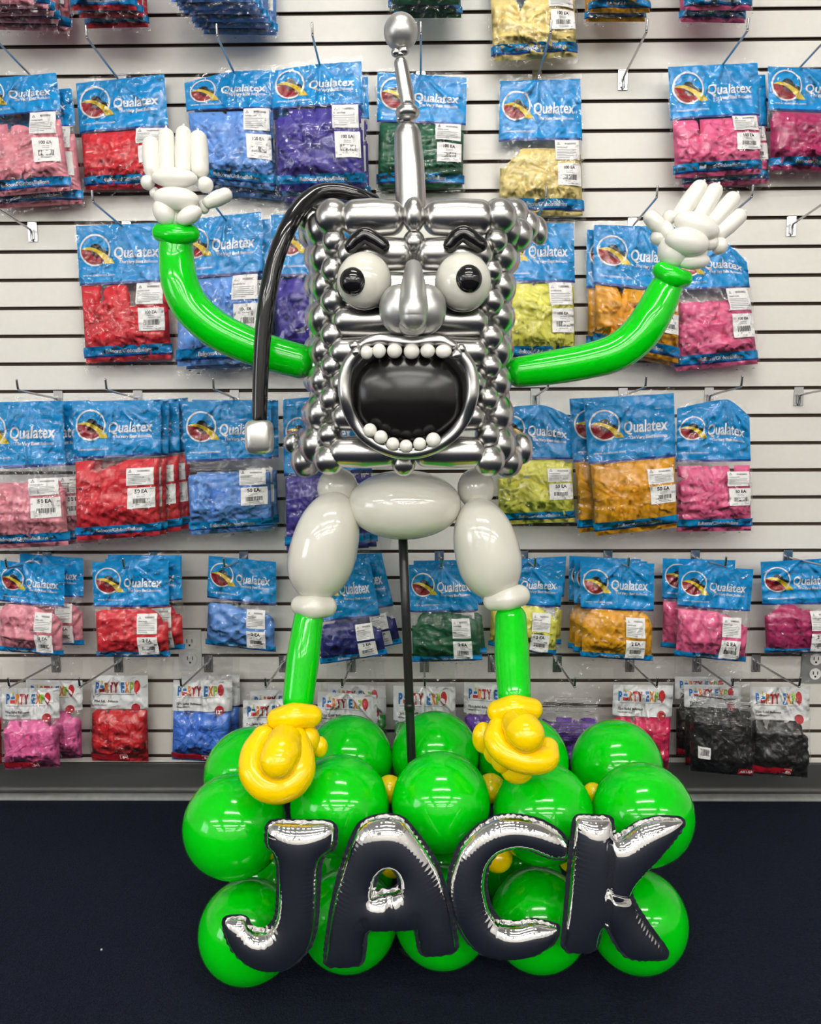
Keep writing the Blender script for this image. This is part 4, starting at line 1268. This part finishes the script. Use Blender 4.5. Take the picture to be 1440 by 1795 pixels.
# row 4
make_bag(4, '4a', '2', 'pale pink', [(0, 982), (113, 994), (112, 1150), (-2, 1142)], -.15, 1058, 'pale pink bag in the fourth row at the left edge', G4, .02, copies=[(.03, .05, .012, -1.5, 'pale pink bag peeking out behind the one at the left of row four')])
make_bag(4, '4b', '2', 'red', [(161, 985), (295, 984), (299, 1152), (169, 1152)], -.2, 1062, 'red bag in the fourth row, front of its stack', G4, .03, copies=[(.02, .04, .004, -2, 'red bag peeking out behind the front red bag of row four'), (.012, .08, .004, 1, 'rearmost red bag in the fourth row stack')])
make_bag(4, '4c', '2', 'light blue', [(366, 974), (484, 985), (484, 1144), (360, 1130)], -.07, 1053, 'light blue bag in the fourth row, left of the left knee', G4, .05, peak=(0, 0))
make_bag(4, '4d', '2', 'dark blue', [(548, 985), (648, 984), (680, 1148), (562, 1166)], -.15, 1084, 'dark blue bag in the fourth row, between left shin and pole', G4, .03, copies=[(.03, .05, .012, -2, 'dark blue bag peeking out behind the one between shin and pole')])
make_bag(4, '4e', '2', 'dark green', [(717, 990), (832, 990), (846, 1158), (722, 1162)], -.2, 1071, 'dark green bag in the fourth row, right of the black pole', G4, .0, copies=[(.012, .045, .004, -1, 'dark green bag peeking out behind the one right of the pole')])
make_bag(4, '4f', '2', 'lime yellow', [(862, 994), (990, 992), (975, 1150), (856, 1132)], -.13, 1060, 'lime yellow bag in the fourth row, beside the right knee', G4, .0, copies=[(.012, .04, .016, -2, 'lime yellow bag peeking out behind the one beside the right knee')])
make_bag(4, '4g', '2', 'golden yellow', [(1018, 984), (1148, 988), (1145, 1160), (1018, 1152)], -.17, 1068, 'golden yellow bag in the fourth row, front of its stack', G4, .0, copies=[(-.008, .04, .0, 1, 'first golden yellow bag behind the front one of row four'), (-.016, .075, .0, 1, 'second golden yellow bag behind the front one of row four')])
make_bag(4, '4h', '2', 'rose pink', [(1192, 990), (1322, 998), (1308, 1162), (1182, 1150)], -.16, 1066, 'rose pink bag in the fourth row, front of its stack', G4, .03, copies=[(-.03, .05, .012, -2, 'rose pink bag peeking out left behind the front one of row four')])
make_bag(4, '4i', '2', 'magenta', [(1334, 985), (1466, 978), (1470, 1146), (1341, 1146)], -.09, 1058, 'magenta bag in the fourth row cut off by the right edge', G4, .0)
# row 5
make_bag(5, '5z', 'party', 'scarlet', [(-96, 1212), (4, 1212), (6, 1336), (-94, 1336)], -.12, 1256, 'scarlet bag sliver in the bottom row at the very left edge', G5)
make_bag(5, '5a', 'party', 'bubblegum pink', [(2, 1206), (103, 1206), (108, 1342), (8, 1346)], -.14, 1258, 'bubblegum pink bag in the bottom row, front of its pair', G5, copies=[(.045, .05, .006, 1, 'bubblegum pink bag peeking out behind its pair in the bottom row')])
make_bag(5, '5b', 'party', 'scarlet', [(160, 1184), (259, 1184), (263, 1332), (160, 1330)], -.045, 1240, 'scarlet bag in the bottom row, left of the mid blue bag', G5)
make_bag(5, '5c', 'party', 'mid blue', [(304, 1192), (407, 1192), (408, 1334), (300, 1328)], -.09, 1244, 'mid blue bag in the bottom row, left of the green balloons', G5, copies=[(.012, .04, .0, -1, 'mid blue bag peeking out behind the front mid blue one')])
make_bag(5, '5d', 'party', 'dark blue', [(426, 1228), (522, 1224), (524, 1370), (426, 1370)], -.16, 1278, 'bag with white card in the bottom row, behind the left yellow shoe', G5, copies=[(.01, .05, .01, 0, 'bag behind the one by the left yellow shoe')])
make_bag(5, '5e', 'party', 'grass green', [(557, 1212), (660, 1218), (664, 1352), (556, 1350)], -.15, 1264, 'grass green bag in the bottom row, between left shin and pole', G5, copies=[(.022, .05, .006, -1.5, 'grass green bag peeking out behind the one between shin and pole')])
make_bag(5, '5f', 'party', 'grass green', [(690, 1202), (799, 1204), (798, 1346), (690, 1346)], -.15, 1262, 'grass green bag in the bottom row, behind the black pole', G5)
make_bag(5, '5g', 'party', 'purple', [(814, 1196), (912, 1200), (914, 1340), (812, 1340)], -.12, 1249, 'purple bag in the bottom row, behind the right green shin', G5)
make_bag(5, '5h', 'back', 'purple', [(945, 1210), (1053, 1212), (1052, 1350), (940, 1350)], -.12, 1254, 'purple bag hung back to front, right of the right green shin', G5)
make_bag(5, '5i', 'party', 'cherry', [(1076, 1200), (1181, 1202), (1174, 1346), (1070, 1342)], -.13, 1253, 'cherry bag in the bottom row, above the right end of the green base', G5)
make_bag(5, '5j', 'back', 'black', [(1212, 1204), (1318, 1216), (1322, 1358), (1208, 1348)], -.17, 1238, 'black bag hung back to front, with a white barcode sticker', G5)
make_bag(5, '5k', 'party', 'black', [(1316, 1204), (1420, 1204), (1418, 1360), (1316, 1352)], -.15, 1259, 'black bag with white header card at the right end of the bottom row', G5)
make_bag(5, '5l', 'party', 'black', [(1200, 1200), (1300, 1200), (1298, 1340), (1200, 1338)], -.115, 1238, 'black bag just behind the reversed one with barcode sticker', G5, copies=[(-.012, .045, .008, 0, 'rearmost black bag behind the reversed one with barcode sticker')])

# ------------------------------------------------------------------ outlets
def outlet(px0, py0, px1, py1, label, plate_m, face_m):
    a, b = W(px0, py0, -.004), W(px1, py1, -.004)
    c = (a + b) / 2
    w, h = abs(b.x - a.x), abs(a.z - b.z)
    e = empty('wall_outlet', (c.x, 0, c.z))
    tag(e, label, 'outlet', 'wall outlets on the slatwall')
    part('cover_plate', *box_vf((c.x, -.003, c.z), (w, .006, h), .002), plate_m, e, False)
    for k in (-1, 1):
        z = c.z + k * h * .21
        V, F = tube_vf(np.array([(c.x, -.005, z), (c.x, -.0085, z)]), [h * .165] * 2, 32, False)
        r = part('receptacle', V, F, face_m, e, False)
        part('slots', *join(box_vf((c.x - h * .06, -.0088, z + h * .03), (.0022, .001, h * .09)), box_vf((c.x + h * .06, -.0088, z + h * .03), (.0022, .001, h * .09)),
                            box_vf((c.x, -.0088, z - h * .075), (.005, .001, .005))), M_PBLACK, r, False)
outlet(312, 1104, 355, 1176, 'pale wall outlet half hidden behind the red fourth-row bag', mat('pale_plate', lin(205, 205, 200), 0.35), mat('pale_receptacle', lin(215, 215, 210), 0.4))
outlet(1407, 1138, 1452, 1198, 'grey wall outlet with two white receptacles at the right edge', mat('grey_plate', lin(128, 130, 128), 0.35), mat('white_receptacle', lin(236, 236, 232), 0.35))
# crumb on the carpet
s_ = mpp(178, 1666, -.9)
tag(ellipsoid('paper_scrap', tuple(np.array(ray(178, 1666)) * (CAM_H / -ray(178, 1666).z) + np.array(CAM) + np.array([0, 0, .002])), .0022, .0022, .002, M_STICK, None, 0, True), 'tiny white paper scrap on the navy carpet, lower left', 'scrap')
